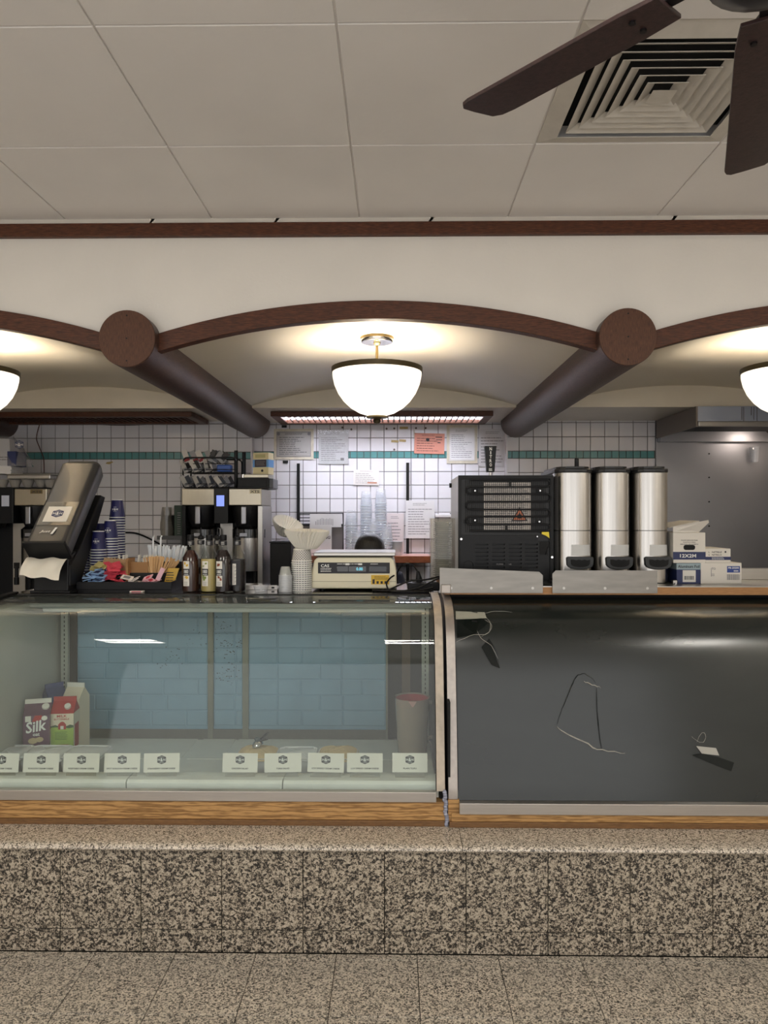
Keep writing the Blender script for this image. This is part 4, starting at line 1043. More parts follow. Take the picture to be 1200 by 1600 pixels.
b = B(); b.prism([(-.01, .0), (.14, .0), (.16, .12), (.12, .20), (.0, .17)], -.082, .082, 'x'); b.obj('stand', m_black, nd, bevel=.006)
B().box(-.09, .10, -.03, .17, 0, .012).obj('foot', m_black, nd, bevel=.004)
b = B(); b.box(-.042, .072, -.0575, -.055, .125, .225, 0, A_); c = b.obj('label_window', m_white, nd)
b = B(); b.box(-.075, .085, -.0565, -.054, .105, .258, 0, A_); b.obj('window_frame', m_acryl, nd)
c.data.transform(Matrix.Translation((-.01, 0, 0)))
badge(B(), .052, .005, .178, -.058, (0, 1), A_).obj('logo', [m_navy, m_wht], nd)
b = B(); put_text(b, 'Just', .05, .018, -.018, .062, -.0562, 0, False, A_, .3); put_text(b, '1', .022, .042, .022, .068, -.0562, 0, True, A_, .2); b.obj('lettering', m_wht, nd)
npk = []
for i in range(7):
    t = i/6; row = []
    for k in range(13):
        s_ = k/12; row.append((-.098+.186*s_+(.008*t if k < 2 else 0), -.035-.085*t**.8+.006*math.sin(k*1.1+i), .165-.075*t**1.6-.018*s_*t+.004*math.sin(k*.9+1)))
    npk.append(row)
tag(B().sheet(npk).obj('napkin', mat('napkin_paper', (226, 220, 206), .8), None, nd.location), 'white napkin hanging out of the grey dispenser mouth', 'napkin')
# ---- blue cups, upside down in nested stacks
def frustum_cup(name, r0, r1, h, mats, lip=.0022, seg=28):
    """open cup turned rim down: r0 at the rim (z=0), r1 at the closed end (z=h)"""
    b = B().open()
    b.lathe([(r0, 0.002), (r1, h-.003), (r1-.002, h), (r1-.004, h-.004), (.001, h-.005)], seg, 0)
    b.lathe([(r0-.001, 0), (r0+lip, .001), (r0+lip, .004), (r0-.001, .005)], seg, 1)
    o = b.mesh(name)
    for m in mats: o.materials.append(m)
    return o
me_blue = frustum_cup('blue_paper_cup', .040, .028, .094, [m_cupblue, m_wht])
GB = 'blue paper cups behind the condiment tray'
def nested(me, name, x, y, z, n, pitch, lab_top, lab, cat, group, top_extra=None, jig=.0008):
    for k in range(n):
        o = link(name, me, None, (x+rnd.uniform(-jig, jig), y+rnd.uniform(-jig, jig), z+k*pitch))
        tag(o, lab_top if k == n-1 else lab+', '+ORD[n-2-k]+' from the top', cat, group)
        if k == n-1 and top_extra: top_extra(o)
def cup_logo(o):
    B().open().lathe([(.0270, .0925), (.0285, .0925), (.0285, .0965), (.0270, .0965), (.026, .0925)], 28).obj('white_bottom_rim', m_wht, o)
    b = B(); rr_ = lambda z: .0405-.0128*z/.094+.0003
    put_text(b, 'H', .0085, .010, -.011, .045, 0, 0, True, None, 0, rr_); put_text(b, '&', .009, .013, 0, .045, 0, 0, True, None, 0, rr_); put_text(b, 'H', .0085, .010, .011, .045, 0, 0, True, None, 0, rr_)
    for q in (1, -1):
        for i in range(6):
            a = (i-2.5)*.3; z = .045+q*(.0125-abs(a)*.002); x = a*.0095; r_ = rr_(z)
            p = Vector((r_*math.sin(x/r_), -r_*math.cos(x/r_), z)); b.cb(p, (.0018, .0006, .0016))
    b.obj('logo', m_wht, o)
for px, ptop, Y, nm in ((183, 783, 3.86, 'tallest'), (172, 813, 3.76, 'second tallest'), (154, 831, 3.705, 'front'), (157, 816, 3.88, 'back middle'), (136, 832, 3.80, 'leftmost')):
    n = max(2, round((Z(ptop, Y)-ZT-.094)/.0135)+1)
    nested(me_blue, 'blue_paper_cup', X(px, Y), Y, ZT, n, .0135, 'topmost dark blue cup of the %s blue stack, its round badge showing' % nm, 'dark blue cup in the %s blue stack' % nm, 'cup', GB+', %s stack' % nm, cup_logo)
# ---- condiment tray
cx0, cx1 = X(119, 3.50), X(268, 3.50); cw = cx1-cx0
ct = thing('condiment_tray', 'black stepped condiment tray between napkin dispenser and syrup bottles', 'tray', ((cx0+cx1)/2, 3.50, ZT))
a = cw/2
kc = -a+.118                                       # the left end is shallow, the blue cups stand behind it
B().prism([(-a, 0), (a, 0), (a, .30), (kc, .30), (kc, .155), (-a, .155)], 0, .008, 'z').obj('tray_floor', m_black, ct)
B().box(-a, a, 0, .006, .008, .046).obj('front_panel', m_black, ct, bevel=.002)
B().prism([(.006, .008), (.155, .008), (.155, .085), (.1, .085), (.09, .048), (.006, .046)], -a, -a+.006, 'x').obj('side_panel', m_black, ct)
B().prism([(.006, .008), (.30, .008), (.30, .125), (.2, .125), (.19, .085), (.1, .085), (.09, .048), (.006, .046)], a-.006, a, 'x').obj('side_panel', m_black, ct)
B().box(kc, kc+.005, .155, .30, .008, .115).obj('side_panel', m_black, ct); B().box(-a+.006, kc, .150, .155, .008, .085).obj('back_panel', m_black, ct)
B().box(-a+.006, a-.006, .098, .103, .008, .082).obj('step_wall', m_black, ct); B().box(kc+.005, a-.006, .195, .2, .008, .12).obj('step_wall', m_black, ct); B().box(kc+.005, a-.006, .294, .30, .008, .125).obj('back_panel', m_black, ct)
for k in range(1, 4): B().box(-a+cw*k/4-.002, -a+cw*k/4+.002, .006, .098, .008, .045).obj('divider', m_black, ct)
tx, ty_, tz = ct.location
def packets(n, x0, x1, y0, y1, z0, z1, m, w, h, label, group, tilt=40, stripe=None):
    me = B().cb((0, 0, 0), (w, h, .004)).mesh('sugar_packet'); me.materials.append(m); q = random.Random(int(x0*1000) & 255)
    st_ = None
    if stripe: st_ = B().box(-w*.3, w*.3, -h*.3, h*.3, .002, .0026).mesh('printed_band'); st_.materials.append(stripe)
    for i in range(n):
        o = link('sugar_packet', me, None, (tx+q.uniform(x0, x1), ty_+q.uniform(y0, y1), tz+z0+(z1-z0)*(i+.5)/n), (R(q.uniform(5, tilt)), R(q.uniform(-tilt, tilt)*.7), R(q.uniform(-50, 50))))
        tag(o, label, 'packet', group)
        if st_: link('printed_band', st_, o)
m_pblue = mat('packet_blue', (150, 184, 222), .6); m_ppink = mat('packet_pink', (206, 70, 88), .6); m_pbrown = mat('packet_brown', (170, 138, 100), .7); m_pyel = mat('packet_yellow', (222, 208, 140), .6); m_pwhite = mat('packet_white', (224, 216, 210), .6); m_ppale = mat('packet_pale_pink', (226, 180, 190), .6)
packets(16, -a+.042, -a+.10, .04, .085, .025, .095, m_pblue, .06, .036, 'pale blue sweetener packet in the front left of the condiment tray', 'blue packets', 34, m_navy)
packets(24, -a+.13, -a+.20, .042, .14, .02, .125, m_ppink, .058, .036, 'pink sweetener packet in the condiment tray', 'pink packets', 50, None)
packets(10, -a+.04, -a+.11, .105, .14, .06, .125, m_pyel, .058, .036, 'yellow sweetener packet behind the blue packets', 'yellow packets', 40)
for i in range(9):
    o = B().cb((0, 0, .035), (.032, .005, .07)).obj('sugar_packet', m_pbrown, None, (tx-a+.07+i*.013, ty_+.135, tz+.085), (R(-10), R(20+i*3), R(-10)))
    tag(o, 'brown sugar packet behind the yellow packets, %s from the left' % (['first']+ORD)[i], 'packet', 'brown packets')
packets(7, -a+.225, -a+.28, .042, .07, .024, .066, m_pwhite, .056, .03, 'white sugar packet in the front middle of the condiment tray', 'white packets', 30, m_inkm)
packets(5, -a+.31, -a+.36, .042, .07, .024, .066, m_ppale, .056, .03, 'pale pink sweetener packet in the front right of the condiment tray', 'pale pink packets', 40, m_ppink)
o = B().cb((0, 0, .032), (.022, .004, .064)).obj('sugar_packet', m_ppale, None, (tx-a+.375, ty_+.05, tz+.05), (R(-5), R(24), 0)); tag(o, 'pale pink packet standing upright beside the wooden stirrers', 'packet')
kb = thing('kraft_holder', 'folded brown card holder among the packets in the condiment tray', 'card holder', (tx-a+.262, ty_+.122, tz+.009))
B().box(-.045, .045, -.012, -.009, .04, .125).obj('front_flap', m_kraft, kb); B().box(-.05, -.04, -.05, .05, .0, .145).obj('left_flap', m_kraft, kb); B().box(-.045, .05, .03, .034, 0, .12).obj('back_flap', m_kraft, kb); B().box(-.045, .05, -.012, .03, 0, .004).obj('bottom_flap', m_kraft, kb)
m_stir = mat('birch', (212, 172, 122), .7, objvar=.12)
me_st = B().box(-.0028, .0028, -.0008, .0008, 0, .135).mesh('wooden_stirrer'); me_st.materials.append(m_stir)
q = random.Random(4)
for i in range(60):
    f = (i % 30)/29; o = link('wooden_stirrer', me_st, None, (tx-a+.322+.05*f+q.uniform(-.006, .006), ty_+.115+.012*(i//12)+q.uniform(-.004, .004), tz+.026), (R(q.uniform(-8, 8)), R(-14+48*f+q.uniform(-5, 5)), R(q.uniform(-20, 20))))
    tag(o, 'pale wooden stirrer standing in the condiment tray', 'stirrer', 'wooden stirrers')
m_straw = mat('straw_wrap', (234, 238, 242), .6, objvar=.04); m_strawb = mat('straw_blue', (178, 200, 220), .6)
me_sw = B().tube([(0, 0, 0), (0, 0, .195)], .0054, 6).mesh('wrapped_straw'); me_sw.materials.append(m_straw)
sbx = thing('straw_bin', 'black bin holding the wrapped straws behind the condiment tray', 'bin', (X(260, 3.86), 3.86, ZT))
for q_ in ((-.085, .085, -.045, -.04), (-.085, .085, .04, .045), (-.085, -.08, -.04, .04), (.08, .085, -.04, .04)): B().box(*q_, 0, .10).obj('side_panel', m_black, sbx)
B().box(-.08, .08, -.04, .04, 0, .006).obj('bin_floor', m_black, sbx)
for i in range(84):
    f = q.random(); y = q.uniform(-.03, .03)
    o = link('wrapped_straw', me_sw, None, (sbx.location.x-.07+.13*f, 3.86+y, ZT+.008), (R(q.uniform(-4, 4)), R((f-.35)*18+q.uniform(-3, 3)), 0), scale=(1, 1, q.uniform(.90, 1.04)))
    tag(o, 'white wrapped drinking straw standing in the black straw bin', 'straw', 'wrapped straws')
for i, dx in enumerate((-.062, -.022)):
    o = B().tube([(0, 0, 0), (0, 0, .24), (.006, 0, .25)], .0045, 6).obj('wrapped_straw', m_straw, None, (sbx.location.x+dx, 3.835, ZT+.008)); tag(o, 'longer wrapped straw rising above the others, %s one' % ('left' if i == 0 else 'right'), 'straw', 'taller wrapped straws')
for i in range(14):
    o = B().cb((0, 0, .05), (.010, .006, .1)).obj('wrapped_cutlery', m_filter, None, (X(186+i*3.6+(12 if i > 3 else 0), 3.74), 3.742+.008*(i % 3), ZT+.062), (R(-6), R(q.uniform(-6, 12)), 0)); tag(o, 'white paper sleeve in the rear of the condiment tray, %s from the left' % (['first']+ORD)[i], 'sleeve', 'white sleeves')
lp = thing('lemon_pouch', 'yellow sauce pouches holder at the right end of the condiment tray', 'pouch', (tx+a-.045, ty_+.10, tz+.03)); lp['label'] = 'yellow foil pouch leaning at the right end of the condiment tray'
B().prism([(-.02, 0), (.03, 0), (.055, .075), (.0, .075)], -.01, 0, 'y').obj('pouch', mat('yellow_foil', (206, 166, 52), .35), lp); print_lines(B(), -.01, .03, .01, .06, 4, -.0105).obj('small_print', m_ink, lp)
o = B().cb((0, 0, .004), (.062, .03, .006)).obj('sugar_packet', m_pwhite, None, (X(214, 3.46), 3.462, ZT+.0005), (0, 0, R(3))); tag(o, 'single white packet lying in front of the condiment tray', 'packet')
B().box(-.022, .022, -.0155, -.015, .002, .006).obj('printed_band', m_ppink, o)
# ---- syrup bottles
m_syr = [mat('syrup_brown', (58, 26, 20), .12, spec=.6), mat('syrup_pale', (186, 166, 104), .12, spec=.6), mat('syrup_dark', (34, 20, 22), .12, spec=.6), mat('syrup_black', (24, 18, 24), .12, spec=.6)]
m_pic = [mat('vanilla_yellow', (214, 176, 62), .5), mat('leaf_green', (126, 142, 70), .5), mat('caramel', (134, 66, 34), .5)]
def bottle(px, Y, syrup, pic, label, fill=.19, pump=False, side=False, turn=0):
    t = thing('syrup_bottle', label, 'bottle', (X(px, Y), Y, ZT), turn, 'syrup bottles')
    k = 1.0; r = .0405
    B().lathe([(r-.004, .0), (r, .005), (r, .165), (r-.004, .176), (.018, .212), (.0155, .222), (.0145, .246)], 28).obj('glass_body', m_bottle, t)
    B().lathe([(r-.005, .004), (r-.0022, .008), (r-.0022, min(fill, .163))]+([(.018, fill)] if fill > .17 else []), 28).obj('syrup', syrup, t)
    B().lathe([(.0165, .222), (.0172, .224), (.0172, .240), (.0165, .242)], 18).obj('neck_label', m_ink, t)
    b = B(); rr_ = lambda z: .0174
    for z in (.227, .232, .237): put_text(b, '1883', .016, .003, 0, z, 0, 0, False, None, 0, rr_)
    b.obj('neck_print', m_wht, t)
    if pump:
        b = B(); b.lathe([(.014, .246), (.016, .25), (.014, .262), (.006, .268)], 14); b.lathe([(.006, .268), (.004, .285), (.0018, .305), (.001, .305)], 10); b.obj('pourer', m_black, t)
    else: B().lathe([(.0155, .244), (.0165, .246), (.0165, .270), (.014, .272), (.001, .272)], 18).obj('cap', m_black, t)
    def wrapbox(b, x0, x1, z0, z1, rad, mi=0):
        n = 6; 
        for i in range(n):
            A1, A2 = (x0+(x1-x0)*i/n)/rad, (x0+(x1-x0)*(i+1)/n)/rad
            p = lambda A_q, q_, z: (q_*math.sin(A_q), -q_*math.cos(A_q), z)
            b.add([p(A1, rad, z0), p(A2, rad, z0), p(A2, rad, z1), p(A1, rad, z1)], [(0, 1, 2, 3)], mi, True)
    sh = -.012 if not side else -.018
    if side:
        b = B(); wrapbox(b, -.03, .022, .03, .15, r+.0006); b.obj('dark_label', m_ink, t)
        b = B(); wrapbox(b, -.016, .002, .035, .135, r+.001); f = b.obj('white_strip', m_white, t)
        b = B()
        for i in range(16): wrapbox(b, -.013, -.004+.003*(i % 3), .04+i*.0056, .0422+i*.0056, r+.0014)
        b.obj('small_print', m_inkm, t)
    else:
        b = B(); wrapbox(b, sh-.016, sh+.016, .030, .148, r+.0006); lb = b.obj('label', m_white, t)
        b = B(); wrapbox(b, sh-.0165, sh+.0165, .080, .112, r+.001); b.obj('black_band', m_ink, lb)
        b = B(); rr2 = lambda z: r+.0014
        put_text(b, '1883', .024, .016, sh, .099, 0, 0, True, None, 0, rr2)
        wrapbox(b, sh-.012, sh+.012, .084, .0865, r+.0014); b.obj('lettering', m_wht, lb)
        q = random.Random(px)
        for zc in (.13, .069):
            b = B()
            for i in range(5): x = sh+q.uniform(-.009, .009); z = zc+q.uniform(-.009, .011); s_ = q.uniform(.003, .006); wrapbox(b, x-s_, x+s_, z-s_*.8, z+s_*.8, r+.0009+.0001*i)
            b.obj('fruit_picture', pic, lb)
        b = B()
        for z in (.035, .041, .048): wrapbox(b, sh-.011, sh+.009, z, z+.0018, r+.001)
        b.obj('small_print', m_inkm, lb)
    return t
bottle(298, 3.50, m_syr[0], m_pic[0], 'front syrup bottle of brown syrup with yellow flowers on the label', .198)
bottle(327, 3.50, m_syr[1], m_pic[1], 'front syrup bottle of pale golden syrup with green pods on the label', .158)
bottle(349, 3.49, m_syr[2], m_pic[2], 'front syrup bottle of dark syrup with caramel lumps on the label', .2, turn=0)
bottle(371, 3.52, m_syr[3], m_pic[2], 'syrup bottle turned sideways with a tall pourer beside the brewer server', .155, pump=True, side=True)
bottle(314, 3.61, m_syr[0], m_pic[0], 'rear syrup bottle with a pourer, behind the brown and golden bottles', .15, pump=True)
bottle(340, 3.61, m_syr[1], m_pic[1], 'rear syrup bottle with a pourer, behind the golden and dark bottles', .12, pump=True)
# ---- small steel tray with a clear sauce cup, clear portion cups
tr = thing('steel_tray', 'narrow steel tray beside the syrup bottles', 'tray', (X(412, 3.66), 3.66, ZT))
B().box(-.10, .078, -.06, .1, 0, .004).obj('tray_floor', m_steel, tr); B().box(-.10, .078, -.064, -.06, 0, .022).obj('front_lip', m_alu, tr, bevel=.001); B().box(.05, .064, -.0655, -.064, .006, .014).obj('slot', m_dark, tr)
o = B().open().lathe([(.030, 0), (.036, .028), (.038, .03), (.035, .026), (.029, .002), (.001, .002)], 24).obj('sauce_cup', m_clearcup, None, (X(408, 3.50), 3.50, ZT)); tag(o, 'single clear sauce cup standing in front of the steel tray', 'cup')
me_por = frustum_cup('portion_cup', .031, .022, .044, [m_milkcup, m_cuprim], .0015, 22)
nested(me_por, 'portion_cup', X(446, 3.50), 3.50, ZT, 19, .0042, 'topmost clear portion cup of the short stack beside the patterned cups', 'clear portion cup in the short stack beside the patterned cups', 'cup', 'clear portion cups')
# ---- patterned cups and coffee filters
m_pat = mat('navy_dash', (40, 44, 70), .6)
rnd.seed(21); me_pc = frustum_cup('patterned_cup', .048, .041, .062, [m_filter, m_wht], .0025)
def dashes(me, full):
    b = B(); 
    for j, z in enumerate((.010, .016, .022, .028, .034, .040, .046, .052) if full else (.0085,)):
        for k in range(22):
            a0 = (k+.5*(j % 2))*2*math.pi/22; r_ = .048-.007*z/.062+.0004
            for t in (0,):
                a1 = a0+.19; p = lambda A, zz: (r_*math.cos(A), r_*math.sin(A), zz)
                b.add([p(a0, z-.0016), p(a1, z-.0016), p(a1, z+.0016), p(a0, z+.0016)], [(0, 1, 2, 3)])
    return b.mesh('dash_pattern')
dm, df_ = dashes(me_pc, False), dashes(me_pc, True); dm.materials.append(m_pat); df_.materials.append(m_pat)
npc = 15; zpc = (Z(857, 3.55)-ZT-.062)/(npc-1)
for k in range(npc):
    o = link('patterned_cup', me_pc, None, (X(471.5, 3.55)+rnd.uniform(-.001, .001), 3.55, ZT+k*zpc)); last = k == npc-1
    tag(o, 'topmost patterned paper cup of the tall stack left of the scale' if last else 'white patterned paper cup left of the scale, '+ORD[npc-2-k]+' from the top', 'cup', 'patterned paper cups')
    link('dash_pattern', df_ if last else dm, o)
def filters(loc, rot, label, n, s=1.0):
    t = thing('coffee_filters', label, 'coffee filters', loc); t.rotation_euler = rot
    for i in range(n):
        wob = lambda a, r, z: 1+(.07 if round(a*72/(2*math.pi)) % 2 else -.05)*min(1, max(0, (z-.002)/.03))
        b = B().open(); b.lathe([(.001, .0015), (.052*s, .0), (.062*s, .012), (.084*s, .045*s), (.103*s, .075*s)], 72, 0, Matrix.Translation((0, 0, i*.004)) @ Matrix.Rotation(i*.02, 4, 'Z'), (0, 0, 0), False, wob)
        b.obj('filter', m_filter, t)
    return t
filters((X(480, 3.55)-.004, 3.55, ZT+(npc-1)*zpc+.063), (R(3), R(2), 0), 'fluted white coffee filters resting on the patterned cup stack', 4)
bb = thing('black_bin', 'tall black bin standing beside the right coffee brewer', 'bin', (X(437, 5.05), 5.05, .921))
wq = 13*5.05/F; B().box(-wq, wq+.03, -.06, .16, 0, Z(848, 5.05)-.921).obj('bin_body', m_blackm, bb, bevel=.006); B().box(-wq-.004, wq+.034, -.064, .164, Z(848, 5.05)-.921, Z(846, 5.05)-.921).obj('bin_rim', m_black, bb)
filters((X(444, 5.05)-.005, 5.08, Z(846, 5.05)+.052), (R(28), R(14), R(20)), 'fluted coffee filters propped up on the black bin', 5, 1.0)
# ---- weighing scale
m_sbody = m_cream
sx0, sx1 = X(486, 3.56), X(620, 3.56); sw = (sx1-sx0)/2
sk = thing('weighing_scale', 'cream counter scale with dark display panel on the glass case', 'scale', ((sx0+sx1)/2, 3.56, ZT))
h0, h1 = Z(920, 3.56)-ZT, Z(871, 3.56)-ZT
poly = [(-sw, h0), (sw, h0), (sw-.002, h1*.55), (sw-.012, h1-.016), (sw-.028, h1), (-sw+.03, h1), (-sw+.014, h1-.016), (-sw+.003, h1*.55)]
B().prism(poly, 0, .30, 'y').obj('body', m_sbody, sk, bevel=.008, seg=3)
B().box(-sw+.004, sw-.004, -.001, .0, h0+.034, h0+.036).obj('seam', mat('seam_shadow', (150, 142, 118), .6), sk)
zp0, zp1 = Z(896, 3.56)-ZT, Z(879, 3.56)-ZT; k = 3.56/F
xp0, xp1 = -sw+11*k, sw-11*k
dp = B().box(xp0, xp1, -.003, .001, zp0, zp1).obj('display_panel', m_ink, sk, bevel=.001)
B().box(xp0+30*k, xp0+47*k, -.0035, -.003, zp0+3*k, zp0+11*k).obj('window', m_blackg, dp); B().box(xp0+48*k, xp0+75*k, -.0035, -.003, zp0+3*k, zp0+11*k).obj('window', m_blackg, dp); B().box(xp0+80*k, xp1-5*k, -.0035, -.003, zp0+3*k, zp0+11*k).obj('window', mat('window_grey', (56, 58, 64), .2), dp)
lettering('CAS', 13*k, 4.5*k, m_wht, dp, (xp0+11*k, -.0035, zp1-5*k), (R(90), 0, 0), True)
lettering('0.00', 10*k, 5*k, mat('lcd_cyan', (110, 200, 220), .4, emit=.6), dp, (xp0+65*k, -.0042, zp0+7*k), (R(90), 0, 0), True)
b = B(); print_lines(b, xp0+4*k, xp0+24*k, zp0+2*k, zp0+9*k, 3, -.0034); print_lines(b, xp0+30*k, xp0+75*k, zp1-3.5*k, zp1-1*k, 1, -.0034); print_lines(b, xp0+82*k, xp0+94*k, zp1-3.5*k, zp1-1*k, 1, -.0034); b.obj('small_print', m_wht, dp)
b = B()
for q0 in (43, 63): b.box(xp0+q0*k, xp0+(q0+6)*k, -.0036, -.0034, zp1-4*k, zp1-1.2*k)
b.obj('print_blocks', m_wht, dp)
st_ = B().box(sw-40*k, sw-12*k, -.0025, .001, Z(913, 3.56)-ZT, Z(898.5, 3.56)-ZT).obj('warning_sticker', mat('sticker_yellow', (220, 178, 44), .5), sk)
b = B(); print_lines(b, sw-35*k, sw-14*k, Z(906, 3.56)-ZT, Z(900, 3.56)-ZT, 3, -.0028)
for i in range(4): b.box(sw-(38-6.3*i)*k, sw-(34.5-6.3*i)*k, -.003, -.0025, Z(912, 3.56)-ZT, Z(908-(3 if i == 0 else 0), 3.56)-ZT)
b.obj('sticker_print', m_ink, st_)
b = B(); b.prism([(-sw+.02, h1), (sw-.02, h1), (sw-.05, h1+.006), (-sw+.05, h1+.006)], .02, .28, 'y'); b.obj('platter_support', m_blackm, sk)
B().box(-sw+4*k, sw-2*k, -.01, .31, h1+.006, h1+.024).obj('platter', m_steel, sk, bevel=.004)
B().box(-sw+.03, sw-.03, .02, .28, .012, h0).obj('chassis', m_blackm, sk)
for x in (-sw+.05, sw-.05):
    for y in (.05, .25): B().cyl((x, y, 0), .014, .012, 12).obj('foot', m_black, sk)
# ---- cables and plugs
b = B(); q = random.Random(9)
def P3(px, py, Y): v = at(px, py, Y); v.z = max(v.z, ZT+.006); return v
runs = [[(582, 929, 3.52), (606, 924, 3.5), (632, 926, 3.50), (655, 918, 3.5), (676, 908, 3.52), (690, 902, 3.56)], [(596, 926, 3.5), (626, 930, 3.5), (652, 926, 3.5), (676, 918, 3.5)], [(606, 926, 3.52), (640, 908, 3.54), (664, 906, 3.55), (690, 900, 3.6)],
        [(607, 922, 3.52), (604, 912, 3.52), (610, 903, 3.53), (616, 899, 3.54)], [(640, 920, 3.6), (668, 917, 3.56), (684, 911, 3.56)], [(612, 928, 3.46), (640, 931, 3.46), (668, 927, 3.47), (680, 920, 3.5)]]
for r_ in runs: b.tube(smooth_path([P3(*p) for p in r_], 6), .0042, 6)
tag(b.obj('tangled_cable', m_black), 'tangle of black power cables on the glass case right of the scale', 'cable')
pl_ = thing('power_plug', 'black plug standing up out of the cable tangle with a looped lead', 'plug', tuple(P3(655, 908, 3.6)))
L0 = pl_.location.copy()
b = B(); b.lathe([(.012, -.03), (.016, -.02), (.016, .01), (.008, .045), (.006, .05)], 12); b.obj('plug_body', m_black, pl_, rot=(0, R(-8), 0))
b = B(); b.tube(smooth_path([Vector((-.006, 0, .045)), at(646, 884, 3.62)-L0, at(637, 880.5, 3.62)-L0, at(627, 884, 3.63)-L0, at(620, 898, 3.65)-L0, at(622, 912, 3.66)-L0], 7), .0042, 6); b.obj('lead', m_black, pl_)
ad = thing('power_adapter', 'flat black power strip lying under the cables by the case frame', 'power strip', tuple(P3(664, 925, 3.58)))
B().box(-.085, .07, -.03, .05, -.006, .032).obj('housing', m_blackm, ad, bevel=.006)
for i in range(3): B().box(-.06+.04*i, -.035+.04*i, -.005, .025, .032, .034).obj('socket', m_dark, ad)
ad.location.z = ZT+.006
# ================================================================== SHELF ON THE MIDDLE WALL
YH = 5.42; zs = Z(869, YH)
sh = thing('wall_shelf', 'wooden shelf on black standards along the middle tiled wall', 'shelf', (X(560, YH), YH, zs-.05))
x0, x1 = X(450, YH)-sh.location.x, X(672, YH)-sh.location.x
B().box(x0, x1, 0, .325, .0, .05).obj('board', wood('shelf_board', (120, 62, 34), (176, 104, 64), sx=(2, 10, 20), scale=4, rough=.4), sh, bevel=.003)
B().box(x0, x1, .002, .325, .05, .0515).obj('laminate', mat('pink_laminate', (206, 160, 150), .3), sh)
for px, pt_, pb_ in ((466, 724, 905), (637, 723, 915)):
    b = B(); xx = X(px, 5.74)-sh.location.x; b.box(xx-.011, xx+.011, .315, .337, Z(pb_, 5.74)-sh.location.z, Z(pt_, 5.74)-sh.location.z)
    st_ = b.obj('standard', m_black, sh)
    b = B()
    for i in range(12): z = Z(pt_, 5.74)-sh.location.z-.03-i*.07; b.box(xx-.004, xx+.004, .3142, .315, z-.012, z)
    p = b.obj('slots', m_dark, st_); p['kind'] = 'stuff'
    B().prism([(.315, -.08), (.315, -.002), (.02, -.002), (.02, -.02)], xx-.004, xx+.004, 'x').obj('bracket', m_black, sh)
ZS = zs+.0016
# ---- clear cups: four stacks
me_cc = frustum_cup('clear_cup', .046, .034, .11, [m_clearcup, m_cuprim], .002, 20)
me_cs = frustum_cup('clear_cup', .040, .030, .09, [m_clearcup, m_cuprim], .002, 20)
GC = 'clear cups on the wall shelf'
for px, ptop, Y, me, h, nm in ((549, 796, 5.5, me_cc, .11, 'left'), (572, 768, 5.6, me_cc, .11, 'second tallest'), (595, 766, 5.6, me_cc, .11, 'tallest'), (583, 812, 5.5, me_cs, .09, 'middle front'), (604, 820, 5.48, me_cc, .11, 'right'), (558, 826, 5.47, me_cs, .09, 'lowest')):
    n = max(1, round((Z(ptop, Y)-ZS-h)/.0205)+1)
    lf = None
    nested(me, 'clear_cup', X(px, Y), Y, ZS, n, .0205, 'topmost clear plastic cup of the %s stack on the wall shelf' % nm, 'clear plastic cup in the %s stack on the wall shelf' % nm, 'cup', GC+', %s stack' % nm)
# white containers right of the cups
me_wc = B().open().lathe([(.034, 0), (.045, .028), (.047, .03), (.044, .026), (.033, .003), (.001, .003)], 22).mesh('white_container'); me_wc.materials.append(m_pot)
for k in range(7): tag(link('white_container', me_wc, None, (X(620, 5.5), 5.5, ZS+k*.0125)), 'white plastic container beside the clear cups, %s from the top' % ORD[5-k] if k < 6 else 'topmost white plastic container beside the clear cups', 'container', 'white nested containers')
# ---- brochure rack
br_ = thing('brochure_rack', 'black wire brochure rack standing on the wall shelf', 'rack', (X(502, 5.58), 5.58, ZS))
kx = 5.58/F; hw2 = 34*kx; hh2 = Z(802, 5.58)-ZS
B().tube([(-hw2, 0, .004), (-hw2, 0, hh2), (hw2, 0, hh2), (hw2, 0, .004)], .006, 8, 0, True).obj('frame', m_black, br_)
B().tube([(-hw2, -.06, .004), (hw2, -.06, .004), (hw2, 0, .004), (-hw2, 0, .004)], .005, 6, 0, True).obj('foot_wire', m_black, br_)
B().box(-hw2, hw2, .004, .008, .01, hh2-.08).obj('back_sheet', mat('rack_grey', (112, 108, 108), .4), br_)
for i in range(4): B().tube([(-hw2-.0, -.004, hh2-.01-.024*i), (-hw2+.085, -.004, hh2-.01-.024*i)], .0035, 6).obj('wire', m_black, br_)
B().tube([(-hw2, -.004, hh2-.09), (hw2, -.004, hh2-.09)], .005, 6).obj('wire', m_black, br_)
pp = thing('menu_sheet', 'white sheet with a column of print in the brochure rack', 'paper', (X(508, 5.56), 5.565, ZS+hh2-.105))
B().box(-24*kx, 25*kx, 0, .0015, 0, .10).obj('sheet', m_paper, pp)
b = B()
for i in range(12): b.box((-15+2.4*i)*kx, (-14.2+2.4*i)*kx, -.0006, 0, .012, .012+rnd.uniform(.03, .06))
b.obj('small_print', m_inkm, pp)
cg = thing('catering_card', 'white catering card standing in front of the brochure rack', 'card', (X(501, 5.50), 5.50, ZS))
hc = Z(820, 5.5)-ZS
B().box(-17*kx, 17*kx, 0, .002, 0, hc).obj('card', m_paper, cg)
lettering('CATERING', 32*kx, 4.6*kx, m_ink, cg, (-.5*kx, -.001, hc-.095), (R(90), 0, 0), True, shear=.2)
B().cyl((0, -.001, hc-.05), .02, .001, 20, 0, 'y').obj('pale_emblem', mat('pale_gold', (214, 206, 186), .6), cg)
print_lines(B(), -14*kx, 14*kx, .01, .02, 1, -.0006).obj('small_print', m_inkm, cg)
